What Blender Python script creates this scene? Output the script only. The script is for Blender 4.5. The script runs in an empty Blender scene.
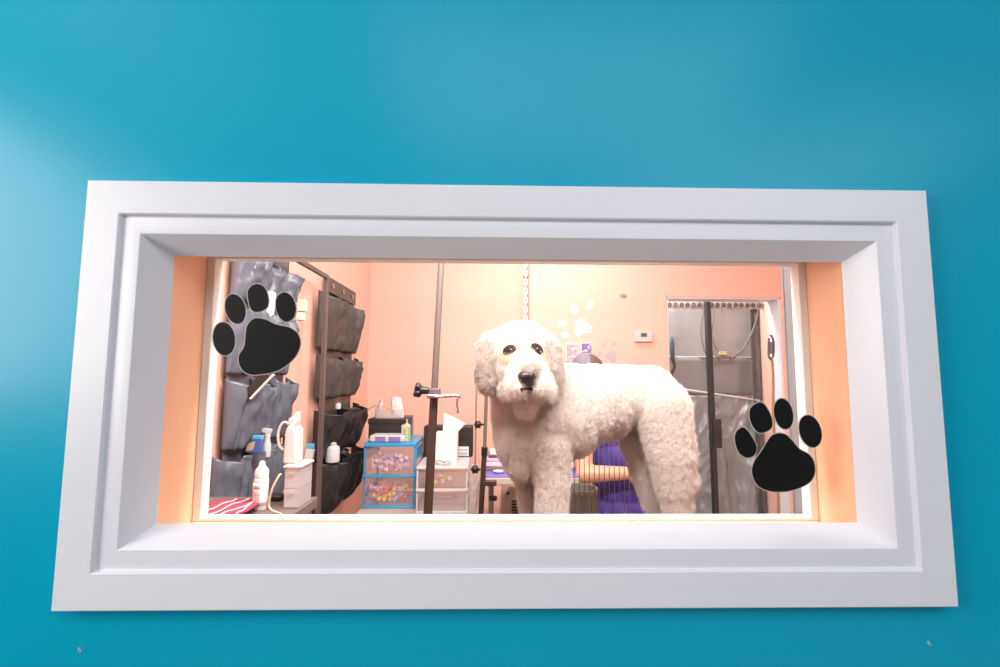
import bpy, bmesh, math, random
from mathutils import Vector, Matrix, noise, Euler
random.seed(7)
C = bpy.context.scene.collection
SC = bpy.context.scene
PI = math.pi
# ------------------------------------------------------------------ camera numbers
F_PX = 460.0
CAMX, CAMY, CAMZ = -0.031324, -0.63569, 1.45
YAW, PITCH, ROLL = 0.018971, 0.087066, 0.004753
FC = CAMZ - 0.020853            # height of the middle of the viewing window
cyw, syw, cp, sp = math.cos(YAW), math.sin(YAW), math.cos(PITCH), math.sin(PITCH)
FWD = Vector((syw*cp, cyw*cp, sp)); R0 = Vector((cyw, -syw, 0)); U0 = R0.cross(FWD)
RGT = R0*math.cos(ROLL) + U0*math.sin(ROLL); UPV = -R0*math.sin(ROLL) + U0*math.cos(ROLL)

def G(px, py, z):
    """point of the place seen at that spot of the photograph, z metres in front of the camera"""
    d = FWD*F_PX + RGT*(px-500) + UPV*(333.5-py)
    t = z/d.y
    return Vector((CAMX, CAMY, CAMZ)) + d*t
def GX(px, z): return G(px, 373, z).x
def GZ(py, z, px=500): return G(px, py, z).z
def Y(z): return CAMY + z

# ------------------------------------------------------------------ materials
MATS = {}
def srgb(r, g, b):
    def f(c):
        c /= 255.0
        return c/12.92 if c <= 0.04045 else ((c+0.055)/1.055)**2.4
    return (f(r), f(g), f(b), 1)
def mat(name, col, rough=0.5, metal=0.0, var=0.06, scale=30, bump=0.0, bscale=80, spec=0.5, trans=0.0, coat=0.0, alpha=1.0, emit=None, estr=0):
    if name in MATS: return MATS[name]
    m = bpy.data.materials.new(name); m.use_nodes = True
    nt = m.node_tree; b = nt.nodes['Principled BSDF']
    b.inputs['Roughness'].default_value = rough
    b.inputs['Metallic'].default_value = metal
    b.inputs['Specular IOR Level'].default_value = spec
    b.inputs['Coat Weight'].default_value = coat
    b.inputs['Transmission Weight'].default_value = trans
    b.inputs['Alpha'].default_value = alpha
    tc = nt.nodes.new('ShaderNodeTexCoord')
    nz = nt.nodes.new('ShaderNodeTexNoise'); nz.inputs['Scale'].default_value = scale; nz.inputs['Detail'].default_value = 3
    nt.links.new(tc.outputs['Object'], nz.inputs['Vector'])
    mx = nt.nodes.new('ShaderNodeMix'); mx.data_type = 'RGBA'
    c0 = tuple(max(0, c*(1-var)) for c in col[:3])+(1,); c1 = tuple(min(1, c*(1+var)) for c in col[:3])+(1,)
    mx.inputs[6].default_value = c0; mx.inputs[7].default_value = c1
    nt.links.new(nz.outputs['Fac'], mx.inputs[0]); nt.links.new(mx.outputs[2], b.inputs['Base Color'])
    if bump:
        n2 = nt.nodes.new('ShaderNodeTexNoise'); n2.inputs['Scale'].default_value = bscale; n2.inputs['Detail'].default_value = 4
        nt.links.new(tc.outputs['Object'], n2.inputs['Vector'])
        bp = nt.nodes.new('ShaderNodeBump'); bp.inputs['Strength'].default_value = bump; bp.inputs['Distance'].default_value = 0.004
        nt.links.new(n2.outputs['Fac'], bp.inputs['Height']); nt.links.new(bp.outputs['Normal'], b.inputs['Normal'])
    if emit:
        b.inputs['Emission Color'].default_value = emit; b.inputs['Emission Strength'].default_value = estr
    MATS[name] = m
    return m
def clear_mat(name, tint, gloss=0.06, rough=0.0, haze=0.0, hazecol=(1,1,1,1)):
    """thin clear sheet: transparent + a little Fresnel gloss (+ milky diffuse for frosted plastic)"""
    if name in MATS: return MATS[name]
    m = bpy.data.materials.new(name); m.use_nodes = True
    nt = m.node_tree; nt.nodes.clear()
    out = nt.nodes.new('ShaderNodeOutputMaterial')
    tr = nt.nodes.new('ShaderNodeBsdfTransparent'); tr.inputs[0].default_value = tint
    gl = nt.nodes.new('ShaderNodeBsdfGlossy'); gl.inputs['Roughness'].default_value = rough
    fr = nt.nodes.new('ShaderNodeFresnel'); fr.inputs[0].default_value = 1.45
    mu = nt.nodes.new('ShaderNodeMath'); mu.operation = 'MULTIPLY'; mu.inputs[1].default_value = gloss/0.04
    mu.use_clamp = True
    # the sheet reflects at the face the light meets first; its far face passes light straight on
    ge = nt.nodes.new('ShaderNodeNewGeometry'); inv = nt.nodes.new('ShaderNodeMath'); inv.operation = 'SUBTRACT'; inv.inputs[0].default_value = 1
    nt.links.new(ge.outputs['Backfacing'], inv.inputs[1])
    m3 = nt.nodes.new('ShaderNodeMath'); m3.operation = 'MULTIPLY'
    nt.links.new(fr.outputs[0], m3.inputs[0]); nt.links.new(inv.outputs[0], m3.inputs[1]); nt.links.new(m3.outputs[0], mu.inputs[0])
    base = tr
    if haze > 0:
        df = nt.nodes.new('ShaderNodeBsdfDiffuse'); df.inputs[0].default_value = hazecol
        tl = nt.nodes.new('ShaderNodeBsdfTranslucent'); tl.inputs[0].default_value = hazecol
        m0 = nt.nodes.new('ShaderNodeMixShader'); m0.inputs[0].default_value = 0.4
        nt.links.new(df.outputs[0], m0.inputs[1]); nt.links.new(tl.outputs[0], m0.inputs[2])
        m1 = nt.nodes.new('ShaderNodeMixShader'); m1.inputs[0].default_value = haze
        nt.links.new(tr.outputs[0], m1.inputs[1]); nt.links.new(m0.outputs[0], m1.inputs[2])
        base = m1
    m2 = nt.nodes.new('ShaderNodeMixShader')
    nt.links.new(mu.outputs[0], m2.inputs[0]); nt.links.new(base.outputs[0], m2.inputs[1]); nt.links.new(gl.outputs[0], m2.inputs[2])
    nt.links.new(m2.outputs[0], out.inputs[0])
    MATS[name] = m
    return m

M_BLUE = mat('blue_paint', (0.0, 0.36, 0.535, 1), 0.30, var=0.02, scale=4, bump=0.02, bscale=240, spec=0.23)
M_PEACH = mat('peach_paint', (0.89, 0.545, 0.435, 1), 0.5, var=0.02, scale=3, bump=0.04, bscale=120)
M_ORANGE = mat('orange_jamb_paint', (0.97, 0.57, 0.36, 1), 0.4, var=0.03, scale=6)
M_WHITE = mat('white_trim_paint', (0.80, 0.785, 0.835, 1), 0.35, var=0.015, scale=12)
M_FRAME = mat('white_inner_frame', (0.85, 0.82, 0.78, 1), 0.4, var=0.02)
M_GREYSTRIP = mat('grey_frame_strip', (0.26, 0.25, 0.26, 1), 0.5, var=0.03)
M_FLOOR = mat('grey_vinyl_floor', (0.42, 0.40, 0.38, 1), 0.5, var=0.15, scale=6)
M_CEIL = mat('white_ceiling', (0.85, 0.85, 0.85, 1), 0.8, var=0.02)
M_LOBBY = mat('grey_lobby_paint', (0.16, 0.19, 0.22, 1), 0.7, var=0.02)
M_BLACKVINYL = mat('black_vinyl', (0.006, 0.0055, 0.005, 1), 0.5, var=0.1, spec=0.2)
M_CLEARVINYL = mat('clear_vinyl_edge', (0.62, 0.56, 0.52, 1), 0.4, var=0.02, alpha=0.55)
M_GREYCLOTH = mat('grey_blue_nylon', (0.115, 0.128, 0.16, 1), 0.36, var=0.12, scale=9, bump=0.3, bscale=22)
M_DARKCLOTH = mat('dark_grey_nylon', (0.072, 0.066, 0.060, 1), 0.45, var=0.15, scale=9, bump=0.3, bscale=25)
M_BLACKCLOTH = mat('black_nylon', (0.022, 0.02, 0.021, 1), 0.35, var=0.15, scale=9, bump=0.35, bscale=25)
M_BROWNMETAL = mat('brown_grey_metal', (0.125, 0.10, 0.09, 1), 0.45, metal=0.0)
M_RACK = mat('rack_metal', (0.13, 0.10, 0.09, 1), 0.45, metal=0.2)
M_DARKMETAL = mat('dark_brown_metal', (0.06, 0.036, 0.027, 1), 0.4, metal=0.3)
M_GREYMETAL = mat('grey_metal', (0.3, 0.27, 0.25, 1), 0.3, metal=0.7)
M_CHROME = mat('chrome', (0.7, 0.66, 0.62, 1), 0.2, metal=1.0, var=0.02)
M_BRASS = mat('tan_rod', (0.42, 0.24, 0.14, 1), 0.35, metal=0.4)
M_BLACK = mat('black_plastic', (0.012, 0.011, 0.011, 1), 0.35)
M_BLACKBOX = mat('black_card', (0.025, 0.018, 0.014, 1), 0.5)
M_WPLAST = mat('white_plastic', (0.64, 0.62, 0.61, 1), 0.35, var=0.02)
M_WPAPER = mat('white_paper', (0.84, 0.82, 0.8, 1), 0.8, var=0.02)
M_CREAM = mat('cream_plastic', (0.80, 0.70, 0.55, 1), 0.5)
M_BLUEPL = mat('bright_blue_plastic', (0.05, 0.33, 0.62, 1), 0.3, var=0.03)
M_FROST = clear_mat('frosted_drawer_plastic', (0.95, 0.95, 0.97, 1), 0.05, 0.15, 0.08, (0.92, 0.88, 0.95, 1))
M_CLEARBIN = clear_mat('clear_bin_plastic', (0.93, 0.93, 0.95, 1), 0.06, 0.1, 0.5, (0.9, 0.88, 0.9, 1))
M_BAG = clear_mat('thin_bag_plastic', (0.97, 0.97, 0.97, 1), 0.06, 0.2, 0.45, (0.85, 0.83, 0.82, 1))
M_GLASS = clear_mat('window_glass', (0.985, 0.99, 0.985, 1), 0.045, 0.0)
M_CURTAIN = clear_mat('grey_shower_plastic', (0.85, 0.85, 0.85, 1), 0.06, 0.22, 0.82, (0.52, 0.535, 0.54, 1))
M_CURTAIN2 = clear_mat('grey_shower_plastic_dense', (0.8, 0.8, 0.8, 1), 0.08, 0.2, 0.9, (0.41, 0.42, 0.42, 1))
M_PINK = mat('pink_ribbon', (0.9, 0.38, 0.46, 1), 0.5, var=0.2, scale=60)
M_PALEPINK = mat('pale_pink_ribbon', (0.95, 0.66, 0.70, 1), 0.5, var=0.15, scale=60)
M_RED = mat('coral_ribbon', (0.9, 0.2, 0.15, 1), 0.5, var=0.2, scale=60)
M_YELL = mat('gold_ribbon', (0.9, 0.6, 0.16, 1), 0.5, var=0.2, scale=60)
M_LILAC = mat('lilac_ribbon', (0.62, 0.48, 0.62, 1), 0.5, var=0.2, scale=60)
M_PURPLE = mat('purple_scrubs', (0.075, 0.045, 0.30, 1), 0.65, var=0.15, scale=14, bump=0.3, bscale=25)
M_TABLEPURP = mat('purple_table_mat', (0.20, 0.17, 0.55, 1), 0.5, var=0.08)
M_PURPBOX = mat('purple_print', (0.25, 0.18, 0.42, 1), 0.5, var=0.4, scale=90)
M_SKIN = mat('skin', (0.75, 0.42, 0.27, 1), 0.5, var=0.05)
M_HAIRBROWN = mat('brown_hair', (0.13, 0.085, 0.065, 1), 0.5, var=0.4, scale=60)
M_BANDANA = mat('lavender_cloth', (0.22, 0.20, 0.25, 1), 0.8, var=0.1, scale=40)
M_TROUSER = mat('navy_trousers', (0.05, 0.05, 0.14, 1), 0.8)
M_MAROON = mat('maroon_print', (0.33, 0.045, 0.085, 1), 0.6, var=0.2, scale=90)
M_COUNTER = mat('taupe_laminate', (0.17, 0.13, 0.115, 1), 0.35, var=0.1)
M_GREEN = mat('pale_green_bottle', (0.56, 0.60, 0.36, 1), 0.35)
M_ORPACK = mat('orange_packet', (0.85, 0.36, 0.10, 1), 0.5)
M_CABINETW = mat('beige_plastic', (0.55, 0.45, 0.37, 1), 0.5)
M_GREYBIN = mat('grey_green_bin', (0.22, 0.22, 0.19, 1), 0.6)
M_LILACVINYL = mat('lilac_wall_decal', (0.56, 0.43, 0.50, 1), 0.6)
M_GREYVINYL = mat('grey_wall_decal', (0.33, 0.31, 0.30, 1), 0.6)
M_WHITEVINYL = mat('white_wall_decal', (0.93, 0.88, 0.80, 1), 0.5)
M_LCD = mat('grey_green_display', (0.22, 0.25, 0.20, 1), 0.3)
M_TILE = mat('bath_wall_panel', (0.50, 0.495, 0.485, 1), 0.35, var=0.1, scale=5)
M_HOSE = mat('grey_hose', (0.17, 0.16, 0.15, 1), 0.4)
M_TANHOSE = mat('tan_hose', (0.42, 0.23, 0.12, 1), 0.4)
M_DOORMETAL = mat('dark_door_frame', (0.055, 0.052, 0.052, 1), 0.4, metal=0.4)
M_YTAG = mat('yellow_tag', (0.6, 0.62, 0.2, 1), 0.5)
M_BLUEBOT = mat('teal_bottle', (0.05, 0.12, 0.16, 1), 0.4)
M_PALEBLUE = mat('blue_packet', (0.08, 0.14, 0.38, 1), 0.4, var=0.2, scale=80)
M_CYAN = mat('sky_blue_print', (0.12, 0.42, 0.66, 1), 0.4)
M_TAN = mat('tan_print', (0.62, 0.42, 0.25, 1), 0.5, var=0.2, scale=60)
M_PEACHLABEL = mat('peach_label', (0.80, 0.52, 0.36, 1), 0.5)
M_PINKCAP = mat('pinkish_white_plastic', (0.82, 0.70, 0.70, 1), 0.4)
M_LINE = mat('grey_print', (0.25, 0.22, 0.22, 1), 0.6)
M_DOGFUR = mat('cream_dog_fur', (0.84, 0.775, 0.72, 1), 0.75, var=0.08, scale=14, spec=0.15)
M_DOGEAR = mat('beige_ear_fur', (0.56, 0.48, 0.43, 1), 0.75, var=0.08, scale=30, spec=0.15)
M_DOGTAN = mat('tan_eye_fur', (0.72, 0.56, 0.42, 1), 0.75, var=0.15, scale=30, spec=0.15)
M_DOGGREY = mat('grey_muzzle_fur', (0.68, 0.63, 0.595, 1), 0.75, var=0.15, scale=30, spec=0.15)
M_NOSE = mat('black_dog_nose', (0.012, 0.009, 0.009, 1), 0.35)
M_DARKFUR = mat('dark_lid', (0.03, 0.02, 0.016, 1), 0.9, spec=0.1)

# ------------------------------------------------------------------ mesh helpers
class MB:
    def __init__(self): self.bm = bmesh.new(); self.mi = 0
    def _m(self, faces):
        for f in faces: f.material_index = self.mi
    def box(self, c, s, rot=None):
        g = bmesh.ops.create_cube(self.bm, size=1)['verts']
        M = Matrix.Diagonal((s[0], s[1], s[2], 1))
        if rot is not None: M = (rot if isinstance(rot, Matrix) else Euler(rot).to_matrix()).to_4x4() @ M
        M = Matrix.Translation(c) @ M
        bmesh.ops.transform(self.bm, matrix=M, verts=g)
        self._m({f for v in g for f in v.link_faces}); return self
    def b2(self, lo, hi):
        lo = Vector(lo); hi = Vector(hi)
        return self.box((lo+hi)/2, (hi-lo))
    def cone(self, p0, p1, r0, r1=None, n=16):
        p0 = Vector(p0); p1 = Vector(p1); r1 = r0 if r1 is None else r1
        d = p1-p0; L = d.length
        q = d.to_track_quat('Z', 'Y').to_matrix().to_4x4()
        g = bmesh.ops.create_cone(self.bm, cap_ends=True, segments=n, radius1=r0, radius2=max(r1, 1e-5), depth=L)['verts']
        bmesh.ops.transform(self.bm, matrix=Matrix.Translation((p0+p1)/2) @ q, verts=g)
        self._m({f for v in g for f in v.link_faces}); return self
    def ball(self, c, r, rot=None, seg=24):
        if not hasattr(r, '__len__'): r = (r, r, r)
        g = bmesh.ops.create_uvsphere(self.bm, u_segments=seg, v_segments=max(8, seg//2), radius=1)['verts']
        M = Matrix.Diagonal((r[0], r[1], r[2], 1))
        if rot is not None: M = Euler(rot).to_matrix().to_4x4() @ M
        bmesh.ops.transform(self.bm, matrix=Matrix.Translation(c) @ M, verts=g)
        self._m({f for v in g for f in v.link_faces}); return self
    def cap(self, p0, p1, r0, r1, seg=20):          # tapered capsule
        self.ball(p0, r0, seg=seg); self.ball(p1, r1, seg=seg)
        if (Vector(p1)-Vector(p0)).length > 1e-4: self.cone(p0, p1, r0, r1, n=seg)
        return self
    def lathe(self, prof, c, n=28, sx=1, sy=1):
        bm = self.bm; rings = []
        for r, z in prof:
            rings.append([bm.verts.new((c[0]+sx*r*math.cos(2*PI*i/n), c[1]+sy*r*math.sin(2*PI*i/n), c[2]+z)) for i in range(n)])
        fs = []
        for a, b in zip(rings, rings[1:]):
            for i in range(n):
                j = (i+1) % n
                fs.append(bm.faces.new((a[i], a[j], b[j], b[i])))
        fs.append(bm.faces.new(list(reversed(rings[0])))); fs.append(bm.faces.new(rings[-1]))
        self._m(fs); return self
    def tube(self, pts, r, n=10, closed=False):
        pts = [Vector(p) for p in pts]; bm = self.bm; rings = []; N = len(pts)
        rr = r if hasattr(r, '__len__') else [r]*N
        up = Vector((0.13, 0.21, 0.97))
        for k, p in enumerate(pts):
            t = (pts[(k+1) % N] - pts[k-1]) if closed else (pts[min(k+1, N-1)] - pts[max(k-1, 0)])
            t.normalize()
            a = t.cross(up)
            if a.length < 1e-3: a = t.cross(Vector((1, 0, 0)))
            a.normalize(); b = t.cross(a)
            rings.append([bm.verts.new(p + rr[k]*(a*math.cos(2*PI*i/n)+b*math.sin(2*PI*i/n))) for i in range(n)])
        fs = []
        pairs = list(zip(rings, rings[1:])) + ([(rings[-1], rings[0])] if closed else [])
        for a, b in pairs:
            for i in range(n):
                j = (i+1) % n
                fs.append(bm.faces.new((a[i], a[j], b[j], b[i])))
        if not closed:
            fs.append(bm.faces.new(list(reversed(rings[0])))); fs.append(bm.faces.new(rings[-1]))
        self._m(fs); return self
    def prism(self, poly, axis='y', a=0, b=0.01):
        """poly = list of 2D points; extruded along axis from a to b (x,z plane for 'y')"""
        bm = self.bm
        def mk(p, t):
            return {'y': (p[0], t, p[1]), 'x': (t, p[0], p[1]), 'z': (p[0], p[1], t)}[axis]
        A = [bm.verts.new(mk(p, a)) for p in poly]; B = [bm.verts.new(mk(p, b)) for p in poly]
        n = len(poly); fs = [bm.faces.new(A), bm.faces.new(list(reversed(B)))]
        for i in range(n): fs.append(bm.faces.new((A[i], B[i], B[(i+1) % n], A[(i+1) % n])))
        self._m(fs); return self
    def grid(self, fn, nu, nv):
        bm = self.bm
        V = [[bm.verts.new(fn(i/nu, j/nv)) for j in range(nv+1)] for i in range(nu+1)]
        fs = []
        for i in range(nu):
            for j in range(nv):
                fs.append(bm.faces.new((V[i][j], V[i+1][j], V[i+1][j+1], V[i][j+1])))
        self._m(fs); return self
    def build(self, name, m, parent=None, smooth=False, bevel=0, solid=0, sub=0, origin=None, angle=40):
        me = bpy.data.meshes.new(name)
        bmesh.ops.recalc_face_normals(self.bm, faces=self.bm.faces)
        self.bm.to_mesh(me); self.bm.free()
        o = bpy.data.objects.new(name, me); C.objects.link(o)
        for mm in (m if isinstance(m, (list, tuple)) else [m]): me.materials.append(mm)
        if origin is not None:
            me.transform(Matrix.Translation(-Vector(origin))); o.location = origin
        if smooth:
            for p in me.polygons: p.use_smooth = True
        if bevel:
            b = o.modifiers.new('bevel', 'BEVEL'); b.width = bevel; b.segments = 2; b.limit_method = 'ANGLE'
            for p in me.polygons: p.use_smooth = True
            try: me.set_sharp_from_angle(angle=math.radians(angle))
            except Exception: pass
        elif smooth:
            try: me.set_sharp_from_angle(angle=math.radians(angle))
            except Exception: pass
        if solid:
            s = o.modifiers.new('solid', 'SOLIDIFY'); s.thickness = solid; s.offset = 0
        if sub:
            s = o.modifiers.new('sub', 'SUBSURF'); s.levels = sub; s.render_levels = sub
        if parent is not None:
            o.parent = parent
            o.matrix_parent_inverse = Matrix.Translation(-parent_world(parent))
        return o
def parent_world(p):
    v = Vector((0, 0, 0)); 
    while p is not None:
        v += p.location
        if p.parent is not None: v += p.matrix_parent_inverse.translation
        p = p.parent
    return v
def tag(o, label, cat, group=None):
    o['label'] = label; o['category'] = cat
    if group: o['group'] = group
    return o
def thing(name, label, cat, loc, group=None):
    o = bpy.data.objects.new(name, None); C.objects.link(o); o.location = loc; o.empty_display_size = 0.05
    return tag(o, label, cat, group)
def struct(o): o['kind'] = 'structure'; return o
def lerp(a, b, t): return a+(b-a)*t
def dup(root, loc, label=None, rot=None, scale=None):
    r = root.copy(); C.objects.link(r); r.location = loc
    if rot is not None: r.rotation_euler = rot
    if scale is not None: r.scale = scale
    if label: r['label'] = label
    for ch in list(root.children):
        c = ch.copy(); C.objects.link(c); c.parent = r
    return r
def smooth_loop(pts, n=6):
    """closed Catmull-Rom through 2D points"""
    out = []; N = len(pts)
    for i in range(N):
        p0, p1, p2, p3 = pts[i-1], pts[i], pts[(i+1) % N], pts[(i+2) % N]
        for k in range(n):
            t = k/n
            out.append(tuple(0.5*((2*p1[a])+(-p0[a]+p2[a])*t+(2*p0[a]-5*p1[a]+4*p2[a]-p3[a])*t*t+(-p0[a]+3*p1[a]-3*p2[a]+p3[a])*t**3) for a in (0, 1)))
    return out
def smooth_path(pts, n=8):
    out = []; N = len(pts); pts = [Vector(p) for p in pts]
    for i in range(N-1):
        p0, p1, p2, p3 = pts[max(i-1, 0)], pts[i], pts[i+1], pts[min(i+2, N-1)]
        for k in range(n):
            t = k/n
            out.append(0.5*((2*p1)+(-p0+p2)*t+(2*p0-5*p1+4*p2-p3)*t*t+(-p0+3*p1-3*p2+p3)*t**3))
    out.append(pts[-1]); return out

# ------------------------------------------------------------------ the setting
WF, WB = 0.02, 0.15            # faces of the partition wall (lobby side, salon side)
OX, OZ0, OZ1 = 0.507, FC-0.217, FC+0.216
RB, RY = 0.026, 0.0512        # rebate the casing and the glass sit in   # opening
CEIL = 2.75
XL, XR = -0.96, 2.25           # salon side walls
YB = Y(3.4)                    # salon back wall (right portion)
YBL = Y(3.5)                   # salon back wall (recessed left portion)
XC = GX(529.5, 3.4)            # corner where the back wall steps
LX0, LX1, LY0 = -1.9, 2.8, -4.2
def wall_front():
    w = MB(); bm = w.bm
    def ring(x0, x1, z0, z1, y): return [bm.verts.new(p) for p in ((x0, y, z0), (x1, y, z0), (x1, y, z1), (x0, y, z1))]
    def bridge(a, b, mi):
        for i in range(4):
            j = (i+1) % 4; f = bm.faces.new((a[i], a[j], b[j], b[i])); f.material_index = mi
    r = [ring(LX0, LX1, 0, CEIL, WF), ring(-OX-RB, OX+RB, OZ0-RB, OZ1+RB, WF), ring(-OX-RB, OX+RB, OZ0-RB, OZ1+RB, RY), ring(-OX, OX, OZ0, OZ1, RY),
         ring(-OX, OX, OZ0, OZ1, WB), ring(LX0, LX1, 0, CEIL, WB)]
    for k, mi in enumerate((0, 1, 1, 2, 1)): bridge(r[k], r[k+1], mi)
    bridge(r[5], r[0], 1)
    return struct(w.build('wall_front', [M_BLUE, M_PEACH, M_ORANGE]))
wall_front()
struct(MB().b2((LX0-.1, LY0-.1, -.1), (LX1+.1, Y(5.3), 0)).build('floor', M_FLOOR))
struct(MB().b2((LX0-.1, LY0-.1, CEIL), (LX1+.1, Y(5.3), CEIL+.1)).build('ceiling', M_CEIL))
struct(MB().b2((LX1, LY0, 0), (LX1+.1, WF, CEIL)).build('wall_lobby_right', M_LOBBY))
struct(MB().b2((LX0-.1, LY0-.1, 0), (LX1+.1, LY0, CEIL)).build('wall_lobby_back', M_LOBBY))
WY0, WY1, WZ0, WZ1 = -1.72, -.5, 1.3, 2.44
w = MB(); w.b2((LX0-.1, LY0, 0), (LX0, WY0, CEIL)); w.b2((LX0-.1, WY1, 0), (LX0, WF, CEIL))
w.b2((LX0-.1, WY0, 0), (LX0, WY1, WZ0)); w.b2((LX0-.1, WY0, WZ1), (LX0, WY1, CEIL))
struct(w.build('wall_lobby_left', M_LOBBY))
struct(MB().b2((XL-.1, WB, 0), (XL, YBL+.1, CEIL)).build('wall_left', M_PEACH))
struct(MB().b2((XR, WB, 0), (XR+.1, Y(5.2), CEIL)).build('wall_right', M_PEACH))
# back wall: recessed left part, forward right part with the doorway to the bathing room
DX0, DX1 = GX(668, 3.4), GX(783.5, 3.4)
DZ = GZ(297.5, 3.4, 720)
w = MB(); w.b2((XL, YBL, 0), (XC, YBL+.12, CEIL))
struct(w.build('wall_back_left', M_PEACH))
w = MB(); w.b2((XC, YB, 0), (DX0, YB+.13, CEIL)); w.b2((DX1, YB, 0), (XR, YB+.13, CEIL)); w.b2((DX0, YB, DZ), (DX1, YB+.13, CEIL))
struct(w.build('wall_back', M_PEACH))
# white liner of the doorway and a peach trim around it
w = MB(); t = .012
w.b2((DX1-t, YB-.004, 0), (DX1, YB+.134, DZ)); w.b2((DX0, YB-.004, 0), (DX0+t, YB+.134, DZ)); w.b2((DX0, YB-.004, DZ-t), (DX1, YB+.134, DZ))
struct(w.build('trim_1', M_WHITE, bevel=.002))
w = MB(); t = .05
w.b2((DX0-t, YB-.012, 0), (DX0, YB, DZ+t)); w.b2((DX1, YB-.012, 0), (DX1+t, YB, DZ+t)); w.b2((DX0, YB-.012, DZ), (DX1, YB, DZ+t))
struct(w.build('trim_2', M_PEACH, bevel=.003))
# bathing room shell
BY1 = Y(5.0)
struct(MB().b2((DX0-.5, BY1, 0), (XR, BY1+.1, CEIL)).build('wall_bath_back', M_TILE))
struct(MB().b2((DX0-.6, YB+.13, 0), (DX0-.5, BY1+.1, CEIL)).build('wall_bath_left', M_TILE))
struct(MB().cone((XC-.004, YB-.003, 0), (XC-.004, YB-.003, CEIL), .006, n=10).build('trim_3', mat('pale_corner_bead', (.62, .42, .36, 1), .4)))

# ------------------------------------------------------------------ viewing window: casing, glass, inner frame
win = bpy.data.objects.new('window_1', None); C.objects.link(win); win.location = (0, 0, OZ0); struct(win)
def casing():
    """mitred picture-frame moulding: profile of (inset from outer edge, depth y)"""
    W, H = .6, .578475/2
    prof = [(0.0, .0201), (0.0, .0015), (.0015, 0.0), (.0465, 0.0), (.0480, .0012), (.0490, .0062), (.0500, .0066), (.0535, .0058), (.0700, .0052),
            (.0745, .0056), (.0762, .0075), (.0940, .0425), (.0962, .0455), (.0962, .0466), (.0700, .0466), (.0700, .0201)]
    w = MB(); bm = w.bm; rings = []
    for (i, y) in prof:
        hw, hh = W-i, H-i
        if i == .07 and y > .01: hw, hh = OX+RB-.001, None
        z0, z1 = (OZ0-RB+.001, OZ1+RB-.001) if hh is None else (FC-hh, FC+hh)
        rings.append([bm.verts.new(p) for p in ((-hw, y, z0), (hw, y, z0), (hw, y, z1), (-hw, y, z1))])
    n = len(rings)
    for k in range(n):
        a, b = rings[k], rings[(k+1) % n]
        for i in range(4):
            j = (i+1) % 4
            bm.faces.new((a[i], a[j], b[j], b[i]))
    return w.build('casing', M_WHITE, win, smooth=True, angle=25)
casing()
w = MB(); w.b2((-OX-RB+.001, .0468, OZ0-RB+.001), (OX+RB-.001, .0510, OZ1+RB-.001)); w.build('pane', M_GLASS, win)
w = MB()
fy0, fy1 = .13, .152
w.b2((-OX, fy0, OZ0), (-.494, fy1, OZ1)); w.b2((.494, fy0, OZ0), (OX, fy1, OZ1))
w.b2((-.494, fy0, OZ0), (.494, fy1, OZ0+.0055)); w.b2((-.494, fy0, OZ1-.005), (.494, fy1, OZ1))
w.build('inner_frame', M_FRAME, win, bevel=.0012)
w = MB(); w.b2((.494, fy1, OZ0), (.510, .174, OZ1)); w.b2((.4925, .1705, OZ0), (.494, .174, OZ1)); w.build('right_strip', M_GREYSTRIP, win, bevel=.001)  # deeper grey strip behind the right side of the inner frame
# bright window of the lobby (seen only as a sheen on the blue wall)
win2 = bpy.data.objects.new('window_2', None); C.objects.link(win2); win2.location = (LX0, WY0, WZ0); struct(win2)
w = MB()
for z in (WZ0, WZ1-.05): w.b2((LX0-.08, WY0, z), (LX0-.02, WY1, z+.05))
for y in (WY0, WY1-.05): w.b2((LX0-.08, y, WZ0), (LX0-.02, y+.05, WZ1))
w.build('window_frame', M_WHITE, win2)

# nail marks in the blue wall under the casing
for (px, py, lab) in ((79.5, 649.5, 'tiny pale nail mark in the blue wall under the left end of the white casing'),
                      (928.5, 643, 'tiny pale nail mark in the blue wall under the right end of the white casing')):
    p = G(px, py, .6557)
    w = MB(); w.ball((p.x, WF-.0003, p.z), (.0022, .0012, .003), seg=12); w.ball((p.x+.002, WF-.0003, p.z-.002), (.0018, .0009, .0022), seg=10)
    tag(w.build('nail_mark', mat('pale_plaster', (.30, .40, .50, 1), .7), smooth=True), lab, 'nail mark')

# ------------------------------------------------------------------ paw decals on the glass
DZ_ = .6357+.0466
def inflate(poly, d):
    c = (sum(p[0] for p in poly)/len(poly), sum(p[1] for p in poly)/len(poly)); out = []
    N = len(poly)
    for i in range(N):
        a = poly[i-1]; b = poly[(i+1) % N]; t = (b[0]-a[0], b[1]-a[1]); L = math.hypot(*t) or 1
        n = (t[1]/L, -t[0]/L)
        if n[0]*(poly[i][0]-c[0])+n[1]*(poly[i][1]-c[1]) < 0: n = (-n[0], -n[1])
        out.append((poly[i][0]+n[0]*d, poly[i][1]+n[1]*d))
    return out
def paw(label, scale, x0, y0, pads, toes):
    def conv(pp): return [((G(x0+p[0]/scale, y0+p[1]/scale, DZ_)).x, (G(x0+p[0]/scale, y0+p[1]/scale, DZ_)).z) for p in pp]
    main = smooth_loop(conv(pads), 6); ts = [smooth_loop(conv(q), 6) for q in toes]
    cx = sum(p[0] for p in main)/len(main); cz = sum(p[1] for p in main)/len(main)
    t = thing('paw_decal', label, 'decal', (cx, .0467, cz))
    for nm, poly in [('palm_pad', main)]+[('toe_pad', q) for q in ts]:
        MB().prism(poly, 'y', .0459, .0464).build(nm, M_BLACKVINYL, t)
    w = MB()
    for poly in [main]+ts: w.prism(inflate(poly, .0016), 'y', .0464, .0468)
    o = w.build('clear_border', M_CLEARVINYL, t); o['label'] = 'pale see-through edge of the sticker'
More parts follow.
